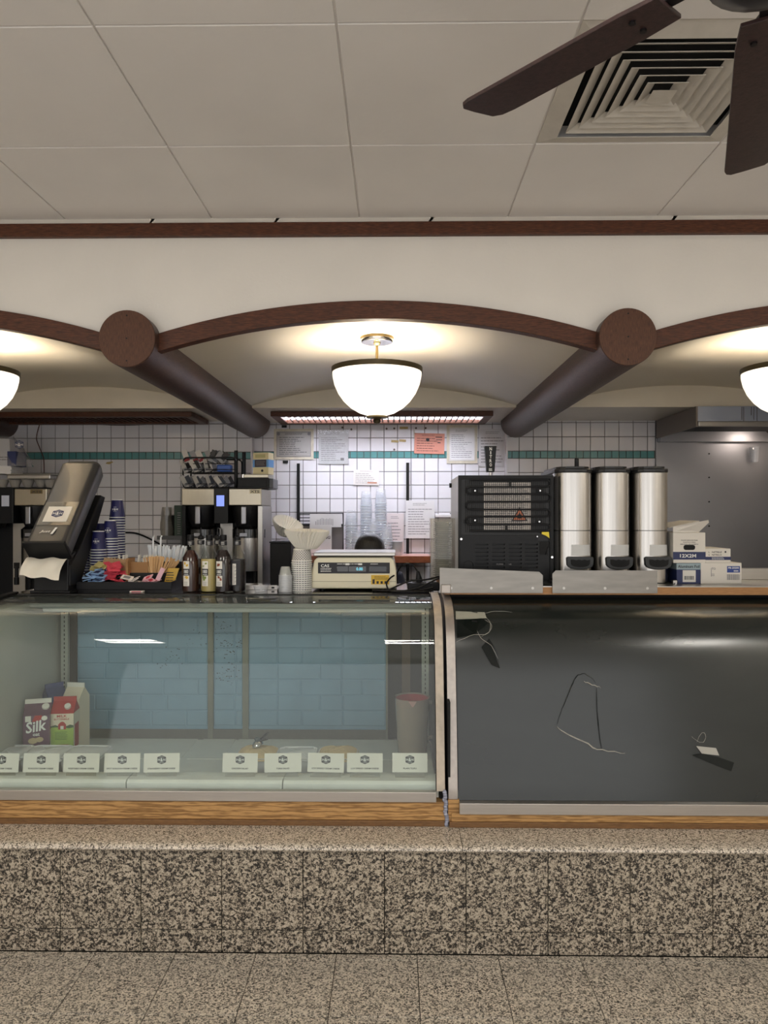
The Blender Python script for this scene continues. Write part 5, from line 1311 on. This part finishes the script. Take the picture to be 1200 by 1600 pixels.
# ================================================================== PAPERS ON THE MIDDLE WALL
def paper(name, label, px0, px1, py0, py1, m, n=10, head=True, Y=5.750, rot=0, tape=None, ink=None, marks=None):
    Y = 5.7585 if Y is None else Y
    a_, c_ = at(px0, py1, Y), at(px1, py0, Y); wd, ht = c_.x-a_.x, c_.z-a_.z
    t = thing(name, label, 'paper', ((a_.x+c_.x)/2, Y, a_.z)); t.rotation_euler = (0, R(rot), 0)
    if tape:
        e = .02; B().box(-wd/2-e, wd/2+e, .0015, .0035, -e, ht+e).obj('tape_border', tape, t)
    B().box(-wd/2, wd/2, 0, .0015, 0, ht).obj('sheet', m, t)
    b = B(); k = wd*.42
    if head: print_lines(b, -k*.6, k*.6, ht*.86, ht*.94, 2, -.0002, th=.3)
    print_lines(b, -k, k, ht*.08, ht*.80, n, -.0002, fill=.55, th=.26)
    if marks: marks(b, wd, ht)
    b.obj('small_print', ink or m_inkm, t)
    return t, wd, ht
m_oldp = mat('grey_certificate', (168, 164, 160), .5, var=.06, vscale=20)
m_tapeb = mat('tape_residue', (206, 198, 178), .5, var=.14, vscale=30)
m_sheen = mat('sleeved_paper', (206, 206, 208), .3, var=.05, vscale=30)
t, wd, ht = paper('certificate', 'grey framed certificate with taped border left of the plastic sleeve', 432, 486, 674, 714, m_oldp, 10, tape=m_tapeb, ink=m_ink)
B().tube([(-wd*.49, -.001, .006), (wd*.49, -.001, .006), (wd*.49, -.001, ht-.006), (-wd*.49, -.001, ht-.006)], .0012, 4, 0, True).obj('printed_frame', m_ink, t)
for sx_ in (-1, 1): B().cyl((sx_*wd*.44, -.002, ht*.9), .012, .002, 12, 0, 'y').obj('corner_seal', m_inkm, t)
for px, py in ((444, 666), (446, 721.5)): B().box(X(px, 5.75)-t.location.x-.02, X(px, 5.75)-t.location.x+.02, -.001, .003, Z(py, 5.75)-t.location.z-.010, Z(py, 5.75)-t.location.z+.010).obj('black_tape', m_black, t)
t, wd, ht = paper('sleeved_letter', 'white letter in a shiny plastic sleeve right of the grey certificate', 498, 544, 672, 725, m_sheen, 12)
B().box(-wd/2-.004, wd/2+.006, -.0022, -.0015, -.006, ht+.012).obj('plastic_sleeve', clear('sleeve', (250, 250, 250), 1.5, .15), t)
B().box(wd*.24, wd*.36, -.001, -.0002, ht*.1, ht*.18).obj('stamp', m_inkm, t)
t, wd, ht = paper('small_notice', 'small white notice taped below the teal tile band', 552, 592, 734, 758, mat('small_notice_paper', (226, 220, 216), .5), 6, rot=1)
B().box(wd*.05, wd*.42, -.001, -.0002, ht*.12, ht*.2).obj('rust_stamp', mat('rust_print', (176, 110, 80), .6), t)
t, wd, ht = paper('pink_permit', 'salmon pink permit taped over the teal tile band', 647, 694, 677, 709, mat('salmon_paper', (214, 144, 124), .6, var=.04), 6, rot=1.5, ink=mat('brown_ink', (110, 70, 62), .6))
B().cyl((-wd*.06, -.0012, ht*.68), .014, .001, 10, 0, 'y').obj('seal', m_ink, t); B().box(-wd*.53, -wd*.5, -.001, .002, ht*.8, ht*1.14).obj('tape_strip', m_tapeb, t)
B().box(wd*.2, wd*.42, -.0012, -.0002, ht*.80, ht*.84).obj('stamp', m_ink, t); B().box(wd*.22, wd*.42, -.0012, -.0002, ht*.68, ht*.71).obj('stamp', m_ink, t); B().box(wd*.27, wd*.37, -.0012, -.0002, ht*.53, ht*.57).obj('stamp', m_ink, t)
t, wd, ht = paper('framed_notice', 'white notice with a thin frame and yellowed tape right of the pink permit', 702, 742, 668, 720, m_paper, 13, tape=m_tapeb)
B().tube([(-wd*.48, -.001, .006), (wd*.48, -.001, .006), (wd*.48, -.001, ht-.006), (-wd*.48, -.001, ht-.006)], .002, 4, 0, True).obj('printed_frame', m_tapeb, t)
paper('long_letter', 'tall pale letter on the tiles behind the tap handle', 748, 791, 670, 729, mat('pale_letter', (208, 206, 208), .5), 9)
paper('posted_list', 'white list sheet hung in front of the right shelf standard', 634, 679, 782, 841, m_paper, 11, Y=5.722)
paper('lower_notice', 'pinkish white notice behind the clear cups near the list sheet', 604, 631, 802, 866, mat('blush_paper', (222, 212, 212), .5), 9)
m_ytape = mat('old_yellow_tape', (172, 150, 96), .5, var=.15, vscale=60)
for i, (px, py, w_, r_) in enumerate(((631, 668.5, 15, 0), (617, 689.5, 13, 3), (629, 688.5, 12, 5), (527, 700, 3, 88))):
    c = at(px, py, 5.755); b = B(); b.box(-w_*2.5/F, w_*2.5/F, -.001, .0005, -.009, .009)
    p = b.obj('tape_strip', m_ytape, wbc, c, (0, R(r_), 0))
b = B()
for px, py in ((535, 668), (549, 671), (604, 670), (616, 669.5), (650, 669), (665, 669), (616, 702.5)): c = at(px, py, 5.755); b.cyl((c.x, 5.748, c.z), .008, .008, 10, 0, 'y')
p = b.obj('screw_holes', mat('rusty_hole', (90, 80, 72), .6), wbc); p['kind'] = 'stuff'
c = at(789, 664, 5.62)
pc_ = thing('paper_holder', 'white plastic paper holder on the tiles behind the lid dispenser', 'holder', tuple(at(693, 806, 5.74)))
B().box(-.065, .065, -.03, .018, -.012, .012).obj('rail', m_paper, pc_, bevel=.004); B().cyl((.055, -.02, .013), .007, .008, 10).obj('knob', m_ink, pc_)
b = B(); b.prism([(X(150, 5.66)*0-.03, -.008), (.0, -.012), (.03, .004), (.02, .01), (-.02, .004)], -.001, .001, 'y')
wl_ = bpy.data.objects['wall_back_left']; b.obj('torn_tape', m_ytape, wl_, tuple(at(171, 723, 5.664)))

# ================================================================== PERSON BEHIND THE SCALE
m_skin = mat('skin', (156, 108, 84), .55); m_hair = mat('black_hair', (20, 18, 19), .34, bump=.5, bscale=40, stretch=(8, 1, 1)); m_shirt = mat('navy_shirt', (30, 36, 58), .8); m_trous = mat('black_trousers', (26, 26, 30), .8)
def skin_mesh(name, pts, edges, m, parent, root=0, sub=2):
    me = bpy.data.meshes.new(name); me.from_pydata([p[:3] for p in pts], edges, []); me.materials.append(m)
    o = bpy.data.objects.new(name, me); COL.objects.link(o)
    s_ = o.modifiers.new('skin', 'SKIN'); s_.use_smooth_shade = True
    for i, p in enumerate(pts):
        v = me.skin_vertices[0].data[i]; v.radius = (p[3], p[4] if len(p) > 4 else p[3]); v.use_root = (i == root)
    u = o.modifiers.new('sub', 'SUBSURF'); u.levels = sub; u.render_levels = sub
    if parent: o.parent = parent
    return o
hp_ = at(578, 858, 4.42)                       # centre of the head
pe = thing('person', 'person with black hair in a low bun bending behind the scale, navy top', 'person', (hp_.x, 4.42, 0))
hz_ = hp_.z
pts = [(0, .16, .86, .13, .10), (0, .13, 1.0, .125, .09), (0, .08, 1.13, .14, .10), (0, .03, 1.25, .13, .085), (0, .0, 1.325, .055, .055), (0, -.03, hz_-.075, .047, .05), (0, -.055, hz_+.0, .078, .092), (0, -.055, hz_+.055, .06, .072)]
ed = [(0, 1), (1, 2), (2, 3), (3, 4), (4, 5), (5, 6), (6, 7)]
def limb(start, chain):
    i0 = len(pts); prev = start
    for c in chain: pts.append(c); ed.append((prev, len(pts)-1)); prev = len(pts)-1
    return prev
hands = []
for s_ in (-1, 1):
    limb(0, [(s_*.09, .15, .80, .085), (s_*.10, .12, .46, .058), (s_*.10, .15, .09, .042), (s_*.10, .06, .035, .038), (s_*.105, -.02, .03, .034)])
    e = limb(3, [(s_*.155, .03, 1.25, .055), (s_*.20, -.0, 1.05, .043), (s_*.17, -.21, .97, .034), (s_*.16, -.27, .96, .026), (s_*.155, -.32, .955, .030, .018)])
    hands.append((s_, e))
for s_, e in hands:
    for i, (dx, l) in enumerate(((-.028, .06), (-.010, .075), (.010, .07), (.027, .055))):
        bx_, by_, bz_ = s_*.155+dx, -.335, .953
        limb(e, [(bx_, by_, bz_, .009), (bx_+dx*.15, by_-l*.5, bz_-.012, .0085), (bx_+dx*.15, by_-l*.8, bz_-.035, .0075)])
    limb(e, [(s_*.155-s_*.035, -.31, .95, .011), (s_*.155-s_*.05, -.345, .935, .009)])
skin_mesh('body', pts, ed, m_skin, pe)
tp_ = [(0, .15, .90, .15, .12), (0, .13, 1.0, .14, .105), (0, .08, 1.13, .155, .112), (0, .03, 1.25, .145, .098), (0, .005, 1.30, .085, .075)]
te = [(0, 1), (1, 2), (2, 3), (3, 4)]
for s_ in (-1, 1):
    n0 = len(tp_); tp_ += [(s_*.155, .03, 1.25, .072), (s_*.19, .005, 1.10, .062), (s_*.198, -.03, 1.04, .058)]; te += [(3, n0), (n0, n0+1), (n0+1, n0+2)]
skin_mesh('shirt', tp_, te, m_shirt, pe)
lp_ = [(0, .16, .90, .15, .115)]; le = []
for s_ in (-1, 1):
    n0 = len(lp_); lp_ += [(s_*.09, .15, .80, .10), (s_*.10, .12, .46, .072), (s_*.10, .15, .10, .06)]; le += [(0, n0), (n0, n0+1), (n0+1, n0+2)]
skin_mesh('trousers', lp_, le, m_trous, pe)
b = B(); n = 22; rows = []
for i in range(15):
    t = R(4+122*i/14); row = []
    for k_ in range(n):
        a = 2*math.pi*k_/n; rx, ry, rz_ = .091, .106, .100
        f = 1+.012*math.sin(a*9+i)
        row.append((rx*math.sin(t)*math.cos(a)*f, -.05+ry*math.sin(t)*math.sin(a)*f+.01, hz_+.0+rz_*math.cos(t)))
    rows.append(row+[row[0]])
b.sheet(rows).obj('hair', m_hair, pe)
b = B(); b.lathe([(.001, -.034), (.03, -.03), (.05, -.014), (.056, 0), (.05, .014), (.03, .028), (.001, .032)], 20, 0, Matrix.Translation((.012, -.15, hz_-.03)) @ Matrix.Scale(1.25, 4, (1, 0, 0)), wob=lambda a, r, z: 1+.03*math.sin(a*7)); b.obj('hair_bun', m_hair, pe)
for s_ in (-1, 1):
    b = B(); b.lathe([(.001, -.007), (.016, -.006), (.020, 0), (.015, .006), (.001, .007)], 12, 0, Matrix.Translation((s_*.092, -.05, hz_-.04)) @ Matrix.Rotation(R(90), 4, 'Y') @ Matrix.Scale(1.5, 4, (1, 0, 0))); b.obj('ear', m_skin, pe)
for s_ in (-1, 1):
    o = B().prism(rrect(.085, .22, .038), 0, .05, 'z').obj('shoe', m_black, pe, (s_*.102, .05, 0), bevel=.01)

# ================================================================== ON THE RIGHT CASE TOP
# ---- clear lid dispenser
ldp = thing('cup_dispenser', 'clear acrylic dispenser with a column of nested deli cups beside the splash plate', 'dispenser', (X(693, 3.60), 3.60, ZR))
k = 3.6/F; hw3 = 20*k; hd3 = Z(810, 3.6)-ZR
for q0 in ((-hw3, hw3, .0, .004), (-hw3, hw3, .116, .12), (-hw3, -hw3+.004, .004, .116), (hw3-.004, hw3, .004, .116)): B().box(*q0, 0, hd3).obj('acrylic_side', m_acryl, ldp)
B().box(-hw3, hw3, 0, .12, 0, .004).obj('acrylic_floor', m_acryl, ldp)
me_l = B().open().lathe([(.030, 0), (.044, .012), (.048, .012), (.048, .015), (.043, .015), (.029, .003), (.001, .003)], 26).mesh('deli_cup'); me_l.materials.append(m_milkcup)
for i in range(26): tag(link('deli_cup', me_l, None, (ldp.location.x+.002, 3.66, ZR+.006+i*.0105)), 'clear deli cup in the acrylic dispenser, %s from the top' % ORD[24-i] if i < 25 else 'topmost clear deli cup in the acrylic dispenser', 'cup', 'clear deli cups in the dispenser')
# ---- cold drink machine seen from the back
xm0, xm1 = X(716, 3.42), X(864, 3.42); mw = (xm1-xm0)/2; mh = Z(743, 3.42)-ZR; k = 3.42/F
nm_ = thing('drink_machine', 'black back of a cold drink machine with condenser coil and tap handle', 'drink machine', ((xm0+xm1)/2, 3.42, ZR))
mx = lambda px: X(px, 3.42)-nm_.location.x
mz = lambda py: Z(py, 3.42)-ZR
B().box(-mw, mw, .01, .45, 0, mh).obj('cabinet', mat('white_enamel', (196, 198, 204), .35), nm_, bevel=.004)
B().box(-mw, mw, .0, .012, 0, mh).obj('back_plate', mat('black_back', (20, 20, 22), .5), nm_)
B().box(-mw, mw, -.012, .008, mh-.016, mh).obj('back_rim', m_blackm, nm_)
for a, c in ((-mw, -mw+.014), (mw-.016, mw)): B().box(a, c, -.012, .008, 0, mh-.016).obj('back_rim', m_blackm, nm_)
dl = B().box(mx(756), mx(829), -.003, .0, mz(828), mz(754)).obj('data_label', mat('data_label', (196, 188, 180), .5), nm_)
b = B(); print_lines(b, mx(758), mx(827), mz(826), mz(756), 22, -.0034, th=.4); b.obj('small_print', m_inkm, dl)
tri = [(mx(799), mz(814)), (mx(824), mz(814)), (mx(811.5), mz(792))]
b = B(); b.prism(tri, -.0044, -.0034, 'y'); b.obj('warning_triangle', m_ink, dl)
cxm, czm = sum(p[0] for p in tri)/3, sum(p[1] for p in tri)/3
B().prism([(cxm+(p[0]-cxm)*.76, czm+(p[1]-czm)*.76) for p in tri], -.0052, -.0044, 'y').obj('warning_field', mat('warning_orange', (206, 122, 86), .5), dl)
B().prism([(cxm-.009, czm-.010), (cxm+.009, czm-.010), (cxm+.012, czm), (cxm+.004, czm+.010), (cxm, czm+.020), (cxm-.005, czm+.008), (cxm-.012, czm)], -.006, -.0052, 'y').obj('flame_mark', m_ink, dl)
b = B(); x = mx(727)
while x < mx(853): b.tube([(x, -.014, mz(832)), (x, -.014, mz(750))], .0010, 4); x += .0092
p = b.obj('grid_wires', m_blackm, nm_); p['kind'] = 'stuff'
zz = [750, 761, 772, 784, 796, 807, 819, 829]; pts_ = []
for i, py in enumerate(zz):
    xl, xr = mx(734), mx(853)
    ends = [(xl, py), (xr, py)] if i % 2 == 0 else [(xr, py), (xl, py)]
    for x, y in ends: pts_.append(Vector((x, -.018, mz(y))))
    if i < len(zz)-1:
        side_ = 1 if i % 2 == 0 else -1
        x = ends[1][0]; r_ = (mz(py)-mz(zz[i+1]))/2
        for a in (30, 60, 90, 120, 150): pts_.append(Vector((x+side_*r_*math.sin(R(a)), -.018, mz(py)-r_+r_*math.cos(R(a)))))
B().tube(pts_, .0042, 8).obj('condenser_coil', m_blackm, nm_)
for px, py in ((796, 757), (790, 825)): B().box(mx(px)-.004, mx(px)+.004, -.024, -.006, mz(py)-.012, mz(py)+.012).obj('coil_clip', m_blackm, nm_)
for px, py in ((742, 767), (843, 767), (742, 813), (842, 815), (729, 815)):
    o = B().box(mx(px)-.013, mx(px)+.013, -.01, 0, mz(py)-.008, mz(py)+.008).obj('mount_tab', m_blackm, nm_); B().cyl((mx(px), -.014, mz(py)), .004, .005, 10, 0, 'y').obj('screw', m_chrome, o)
# lower cover with louvre slots
cv = B(); xs_ = [mx(742), mx(762), mx(768), mx(788), mx(794), mx(814), mx(819), mx(839)]
zt_, zb_ = mz(836), mz(905); zl = [mz(849+5.9*i) for i in range(7)]
L_, R_ = mx(718), mx(857)
cv.box(L_, xs_[0], -.02, -.004, zb_, zt_); cv.box(xs_[-1], R_, -.02, -.004, zb_, zt_-.03)
for i in (1, 3, 5): cv.box(xs_[i], xs_[i+1], -.02, -.004, zb_, zt_)
for i in (0, 2, 4, 6):
    x0, x1 = xs_[i], xs_[i+1]; cv.box(x0, x1, -.02, -.004, zl[0]+.0, zt_)
    for j in range(6): cv.box(x0, x1, -.02, -.004, zl[j+1], zl[j]-.0078)
    cv.box(x0, x1, -.02, -.004, zb_, zl[6]-.0078)
cv.obj('louvred_cover', m_black, nm_)
B().box(mx(842), mx(854), -.0225, -.02, mz(866), mz(846)).obj('cable_opening', m_dark, nm_)
B().prism([(mx(845), mz(831)), (mx(856), mz(831)), (mx(857), mz(841)), (mx(852), mz(837)), (mx(845), mz(834))], -.024, -.02, 'y').obj('yellow_tag', mat('tag_yellow', (226, 204, 50), .5), nm_)
B().tube(smooth_path([(mx(855), -.026, mz(840)), (mx(857), -.028, mz(850)), (mx(852), -.028, mz(860)), (mx(851), -.024, mz(866))], 5), .0022, 6).obj('thin_wire', m_black, nm_)
for px, py in ((720, 842), (861, 870), (860, 905), (838, 838)): B().cyl((mx(px), -.024, mz(py)), .0055 if px != 838 else .003, .006, 12, 0, 'y').obj('cover_screw', m_chrome, nm_)
B().tube([(mx(731)+.022*math.cos(t*.4), -.021, mz(883)+.022*math.sin(t*.4)) for t in range(16)], .0015, 5, 0, True).obj('knockout', m_blackm, nm_)
b = B(); put_text(b, 'R290', .030, .007, mx(780), mz(881), -.0205, 0, True); put_text(b, 'UE', .012, .007, mx(796), mz(881), -.0205, 0, True); b.obj('lettering', m_inkm, nm_)
hx_ = at(766, 740, 3.8)
th_ = B(); kx2 = 3.8/F
M_ = Matrix.Translation((hx_.x-nm_.location.x, .38, 0))
th_.prism([(-6*kx2, Z(738, 3.8)-ZR), (6*kx2, Z(738, 3.8)-ZR), (9*kx2, Z(697.5, 3.8)-ZR), (-9*kx2, Z(697.5, 3.8)-ZR)], -.018, .018, 'y', 0, M_)
tp2 = th_.obj('tap_handle', m_black, nm_, bevel=.002)
b = B(); zc = 702
for ch in 'NITRO': put_text(b, ch, (3.6 if ch != 'I' else 1.5)*kx2, 5*kx2, 0, Z(zc, 3.8)-ZR, -.0188, 0, True, M_); zc += 6.2
print_lines(b, -3*kx2, 3*kx2, Z(736.5, 3.8)-ZR, Z(732, 3.8)-ZR, 2, -.0186, 0, M_, th=.6); b.obj('lettering', m_wht, tp2)
B().cyl((hx_.x-nm_.location.x, .38, mh), .006, Z(738, 3.8)-ZR-mh, 10).obj('tap_stem', m_chrome, nm_)
B().cyl((-mw-.012, .4, mh-.03), .012, .025, 12, 0, 'x').obj('hinge_knob', m_black, nm_)
# ---- three steel dispensers
m_dlid = mat('black_lid', (26, 26, 28), .4)
def dispenser(px0, px1, label):
    Y = 3.40; x0, x1 = X(px0, Y), X(px1, Y); w_ = (x1-x0); hD = Z(736, Y)-ZR
    t = thing('steel_dispenser', label, 'dispenser', ((x0+x1)/2, Y, ZR), 0, 'steel dispensers on the plywood top')
    a = w_/2; front = [(-a+.004, .34), (-a, .10), (-a*.97, .055), (-a*.82, .022), (-a*.55, .006), (0, 0), (a*.55, .006), (a*.82, .022), (a*.97, .055), (a, .10), (a-.004, .34)]
    zs_ = Z(829, Y)-ZR
    n = len(front)
    body = [(-a*.94, .10)]+[(x*.99, y+.002) for x, y in front[1:-1]]+[(a*.94, .10), (a*.94, .36), (-a*.94, .36)]
    B().prism([(x*.985, y+.003) for x, y in front]+[(a*.9, .36), (-a*.9, .36)], .0, hD-.004, 'z').obj('black_body', m_black, t)
    wrap = smooth_path([(x, y, 0) for x, y in front[1:-1]], 12)
    for za, zb2, nm2 in ((.004, zs_-.0015, 'lower_wrap'), (zs_+.0015, hD-.008, 'upper_wrap')):
        b = B(); b.sheet([[(p.x, p.y, za) for p in wrap], [(p.x, p.y, zb2) for p in wrap]]); b.obj(nm2, m_steelv, t)
    lidp = [(x*1.03, y-.006) for x, y in front]+[(a*.98, .38), (-a*.98, .38)]
    B().prism(lidp, hD-.008, hD+.012, 'z').obj('lid', m_dlid, t, bevel=.005)
    B().prism([(x*.9, y*1+.012) for x, y in front]+[(a*.85, .34), (-a*.85, .34)], hD+.012, hD+.022, 'z').obj('lid_top', m_dlid, t, bevel=.004)
    xo = .016
    lb = B(); pl2 = [p for p in wrap if -.038+xo < p.x < .052+xo]; lb.sheet([[(p.x, p.y-.001, Z(868, Y)-ZR) for p in pl2], [(p.x, p.y-.001, Z(851, Y)-ZR) for p in pl2]])
    lb.obj('blank_label', mat('pale_plate', (206, 206, 204), .4) if 'pale_plate' not in MATS else MATS['pale_plate'], t)
    z0, z1 = Z(889.5, Y)-ZR, Z(869.5, Y)-ZR; zc = (z0+z1)/2; wg = .062
    out = [(xo+wg*math.cos(R(q)), z1-.006-(z1-z0-.006)*abs(math.sin(R(q)))**.4) for q in range(180, 361, 15)]+[(xo+wg*.9, z1), (xo-wg*.9, z1)]
    grip = B(); grip.prism(out, -.016, .03, 'y'); grip.obj('grip', mat('rubber_grey', (44, 46, 48), .5) if 'rubber_grey' not in MATS else MATS['rubber_grey'], t, bevel=.003)
    inn = [(xo+wg*.72*math.cos(R(q)), z1-.016-(z1-z0-.028)*abs(math.sin(R(q)))**.45) for q in range(180, 361, 15)]+[(xo+wg*.7, z1-.012)]+[(xo+wg*(.7-.2*i), z1-.012-(.004 if i % 2 else 0)) for i in range(1, 7)]+[(xo-wg*.7, z1-.012)]
    B().prism(inn, -.0175, -.0162, 'y').obj('grip_opening', m_dark, t)
    return t
dispenser(870, 930, 'steel-fronted dispenser closest to the drink machine')
dispenser(933, 990, 'middle one of the three steel-fronted dispensers')
dispenser(994, 1050, 'steel-fronted dispenser beside the stacked boxes')
o = B().cyl((0, 0, 0), .011, .05, 10).obj('lid_peg', m_black, None, (X(901, 3.6), 3.6, Z(731, 3.4)-0+.022), bevel=.002)
o.parent = bpy.data.objects['steel_dispenser']; o.location = (X(901, 3.6)-o.parent.location.x, .2, Z(736, 3.40)-ZR+.022)
# ---- stacked boxes
m_boxw = mat('white_carton', (222, 216, 206), .6, var=.03)
kx3 = 3.40/F
def pxb(o, px0, px1, py0, py1, Y=3.40): return X(px0, Y)-o.location.x, X(px1, Y)-o.location.x, Z(py1, Y)-o.location.z, Z(py0, Y)-o.location.z
fb = thing('foil_box', 'blue and silver aluminium foil carton under the bag liner box', 'box', (X(1076, 3.40), 3.40, ZR))
fh = Z(879.5, 3.40)-ZR; fw = 18.5*kx3
B().box(-fw, fw, 0, .34, 0, fh).obj('carton', m_navy, fb, bevel=.002)
B().box(-fw-.0006, fw+.0006, -.0008, .341, fh*.69, fh-.001).obj('silver_band', mat('foil_silver', (150, 168, 174), .4), fb)
B().box(-fw*.5, fw*.58, -.0014, -.0006, .008, fh*.66).obj('price_label', m_white, fb)
lettering('Aluminum Foil', fw*1.8, fh*.14, m_ink, fb, (0, -.0014, fh*.84), (R(90), 0, 0), True)
b = B(); x = -fw*.36
while x < fw*.42: d = rnd.choice((.0012, .002, .003)); b.box(x, x+d, -.002, -.0014, fh*.2, fh*.38); x += d+.0022
b.obj('barcode', m_ink, fb)
wb = thing('white_carton', 'white carton with a blue corner label under the nitrile glove box', 'box', (X(1127, 3.40), 3.40, ZR))
wh = Z(879, 3.40)-ZR; ww = 31.5*kx3
B().box(-ww, ww, 0, .3, 0, wh).obj('carton', m_boxw, wb, bevel=.002)
x0, x1, z0, z1 = pxb(wb, 1136, 1156, 884, 894); f = B().box(x0, x1, -.0008, 0, z0, z1).obj('blue_label', mat('label_blue', (46, 70, 140), .5), wb)
b = B(); put_text(b, 'PB-20200', (x1-x0)*.84, (z1-z0)*.28, (x0+x1)/2, z1-(z1-z0)*.27, -.0012, 0, True); print_lines(b, x0+.03, x1-.004, z0+.003, z0+(z1-z0)*.4, 2, -.0012, th=.5); b.obj('lettering', m_wht, f)
b = B(); x = x0
while x < x1: d = rnd.choice((.0012, .002, .003)); b.box(x, min(x+d, x1), -.0008, 0, z0-.034, z0-.008); x += d+.002
b.obj('barcode', m_inkm, wb)
b = B(); put_text(b, 'TO', .018, .010, X(1115, 3.4)-wb.location.x, wh*.72, -.0006, 0, True); b.box(X(1111, 3.4)-wb.location.x, X(1111.6, 3.4)-wb.location.x, -.0008, 0, wh*.35, wh*.75); print_lines(b, X(1111, 3.4)-wb.location.x, X(1117, 3.4)-wb.location.x, wh*.35, wh*.5, 2, -.0006); b.obj('lettering', m_inkm, wb)
lb = thing('liner_box', 'white and navy liner box with raised lid flap on the foil carton', 'box', (X(1077, 3.40), 3.40, ZR+fh+.0005))
lh = Z(832, 3.40)-lb.location.z; lw = 25*kx3
B().box(-lw, lw, 0, .28, 0, lh).obj('carton', m_boxw, lb, bevel=.002)
x0, x1, z0, z1 = pxb(lb, 1051, 1102, 862, 874); B().box(-lw-.0004, lw+.0004, -.0008, 0, z0, z1).obj('navy_band', m_navy, lb)
lettering('12X2M', 25*kx3, 5.4*kx3, m_wht, lb, (-.006, -.0014, (z0+z1)/2), (R(90), 0, 0), True)
b = B()
for i, t in enumerate(('FOOD SERVICE FILM', 'PLASTICO PARA', 'SERVICIO DE COMIDA')): put_text(b, t, (25, 19, 28)[i]*kx3, 1.5*kx3, 0, Z(844+3*i, 3.40)-lb.location.z, -.0005, 0, True)
b.obj('lettering', m_ink, lb)
xa_, xb_, za_, zb3 = pxb(lb, 1068, 1086, 851, 859); B().prism([(p[0], p[1]) for p in rrect(xb_-xa_, zb3-za_, .01, 4, (xa_+xb_)/2, (za_+zb3)/2)], -.001, .0, 'y').obj('finger_hole', m_dark, lb)
B().add([(-lw, -.001, lh+.001), (lw*.55, -.006, lh+.002), (lw*.98, -.04, lh+.046), (lw*.9, -.05, lh+.058), (-lw, -.002, lh+.028), (-lw, .004, lh+.001), (lw*.55, -.001, lh+.002), (lw, -.035, lh+.046), (lw*.92, -.045, lh+.058), (-lw, .003, lh+.028)],
        [(0, 1, 2, 3, 4), (9, 8, 7, 6, 5), (0, 5, 6, 1), (1, 6, 7, 2), (2, 7, 8, 3), (3, 8, 9, 4), (4, 9, 5, 0)]).obj('front_flap', m_boxw, lb)
B().add([(-lw, .05, lh+.02), (lw*.9, .05, lh+.05), (lw*.9, .28, lh+.05), (-lw, .28, lh+.03), (-lw, .05, lh+.023), (lw*.9, .05, lh+.054), (lw*.9, .28, lh+.054), (-lw, .28, lh+.033)], [(3, 2, 1, 0), (4, 5, 6, 7), (0, 1, 5, 4), (1, 2, 6, 5), (2, 3, 7, 6), (3, 0, 4, 7)]).obj('lid_flap', m_boxw, lb)
gl = thing('glove_box', 'white nitrile glove box lying on the white carton', 'box', (X(1122, 3.40), 3.40, ZR+wh+.0005))
gw = 19.5*kx3; gh = Z(857, 3.40)-gl.location.z
B().box(-gw, gw, 0, .22, 0, gh).obj('carton', m_boxw, gl, bevel=.002)
x0, x1, z0, z1 = pxb(gl, 1102, 1142, 869.5, 874.5); B().box(-gw-.0004, gw+.0004, -.0008, 0, z0, z1).obj('navy_band', m_navy, gl)
b = B(); put_text(b, 'NITRILE', 15*kx3, 2.6*kx3, -.006, Z(862.3, 3.40)-gl.location.z, -.0006, 0, True); put_text(b, 'NITRILO', 15*kx3, 2.6*kx3, -.006, Z(866.6, 3.40)-gl.location.z, -.0006, 0, True)
put_text(b, 'L', 1.6*kx3, 2.4*kx3, -gw*.72, Z(862.3, 3.40)-gl.location.z, -.0006, 0, True); put_text(b, 'G', 1.8*kx3, 2.4*kx3, -gw*.72, Z(866.6, 3.40)-gl.location.z, -.0006, 0, True)
b.cyl((gw*.58, -.0008, Z(862, 3.40)-gl.location.z), .0042, .0008, 12, 0, 'y'); b.obj('lettering', m_ink, gl)
b = B(); print_lines(b, -gw*.5, gw*.5, z0+.002, z1-.002, 2, -.0012); b.obj('band_print', m_wht, gl)
o = thing('steel_clip', 'small grey clip lying between steel dispenser and foil carton', 'clip', (X(1054, 3.38), 3.375, ZR)); B().box(-.008, .012, 0, .03, 0, .018).obj('clip_body', m_steel, o, bevel=.003); B().box(-.004, .004, -.012, 0, 0, .008).obj('clip_tongue', m_steelp, o)

for o in bpy.data.objects:
    if o.name.split('.')[0] in ('small_print', 'barcode', 'sticker_print', 'dash_pattern', 'band_print', 'neck_print', 'slots'): o['kind'] = 'stuff'
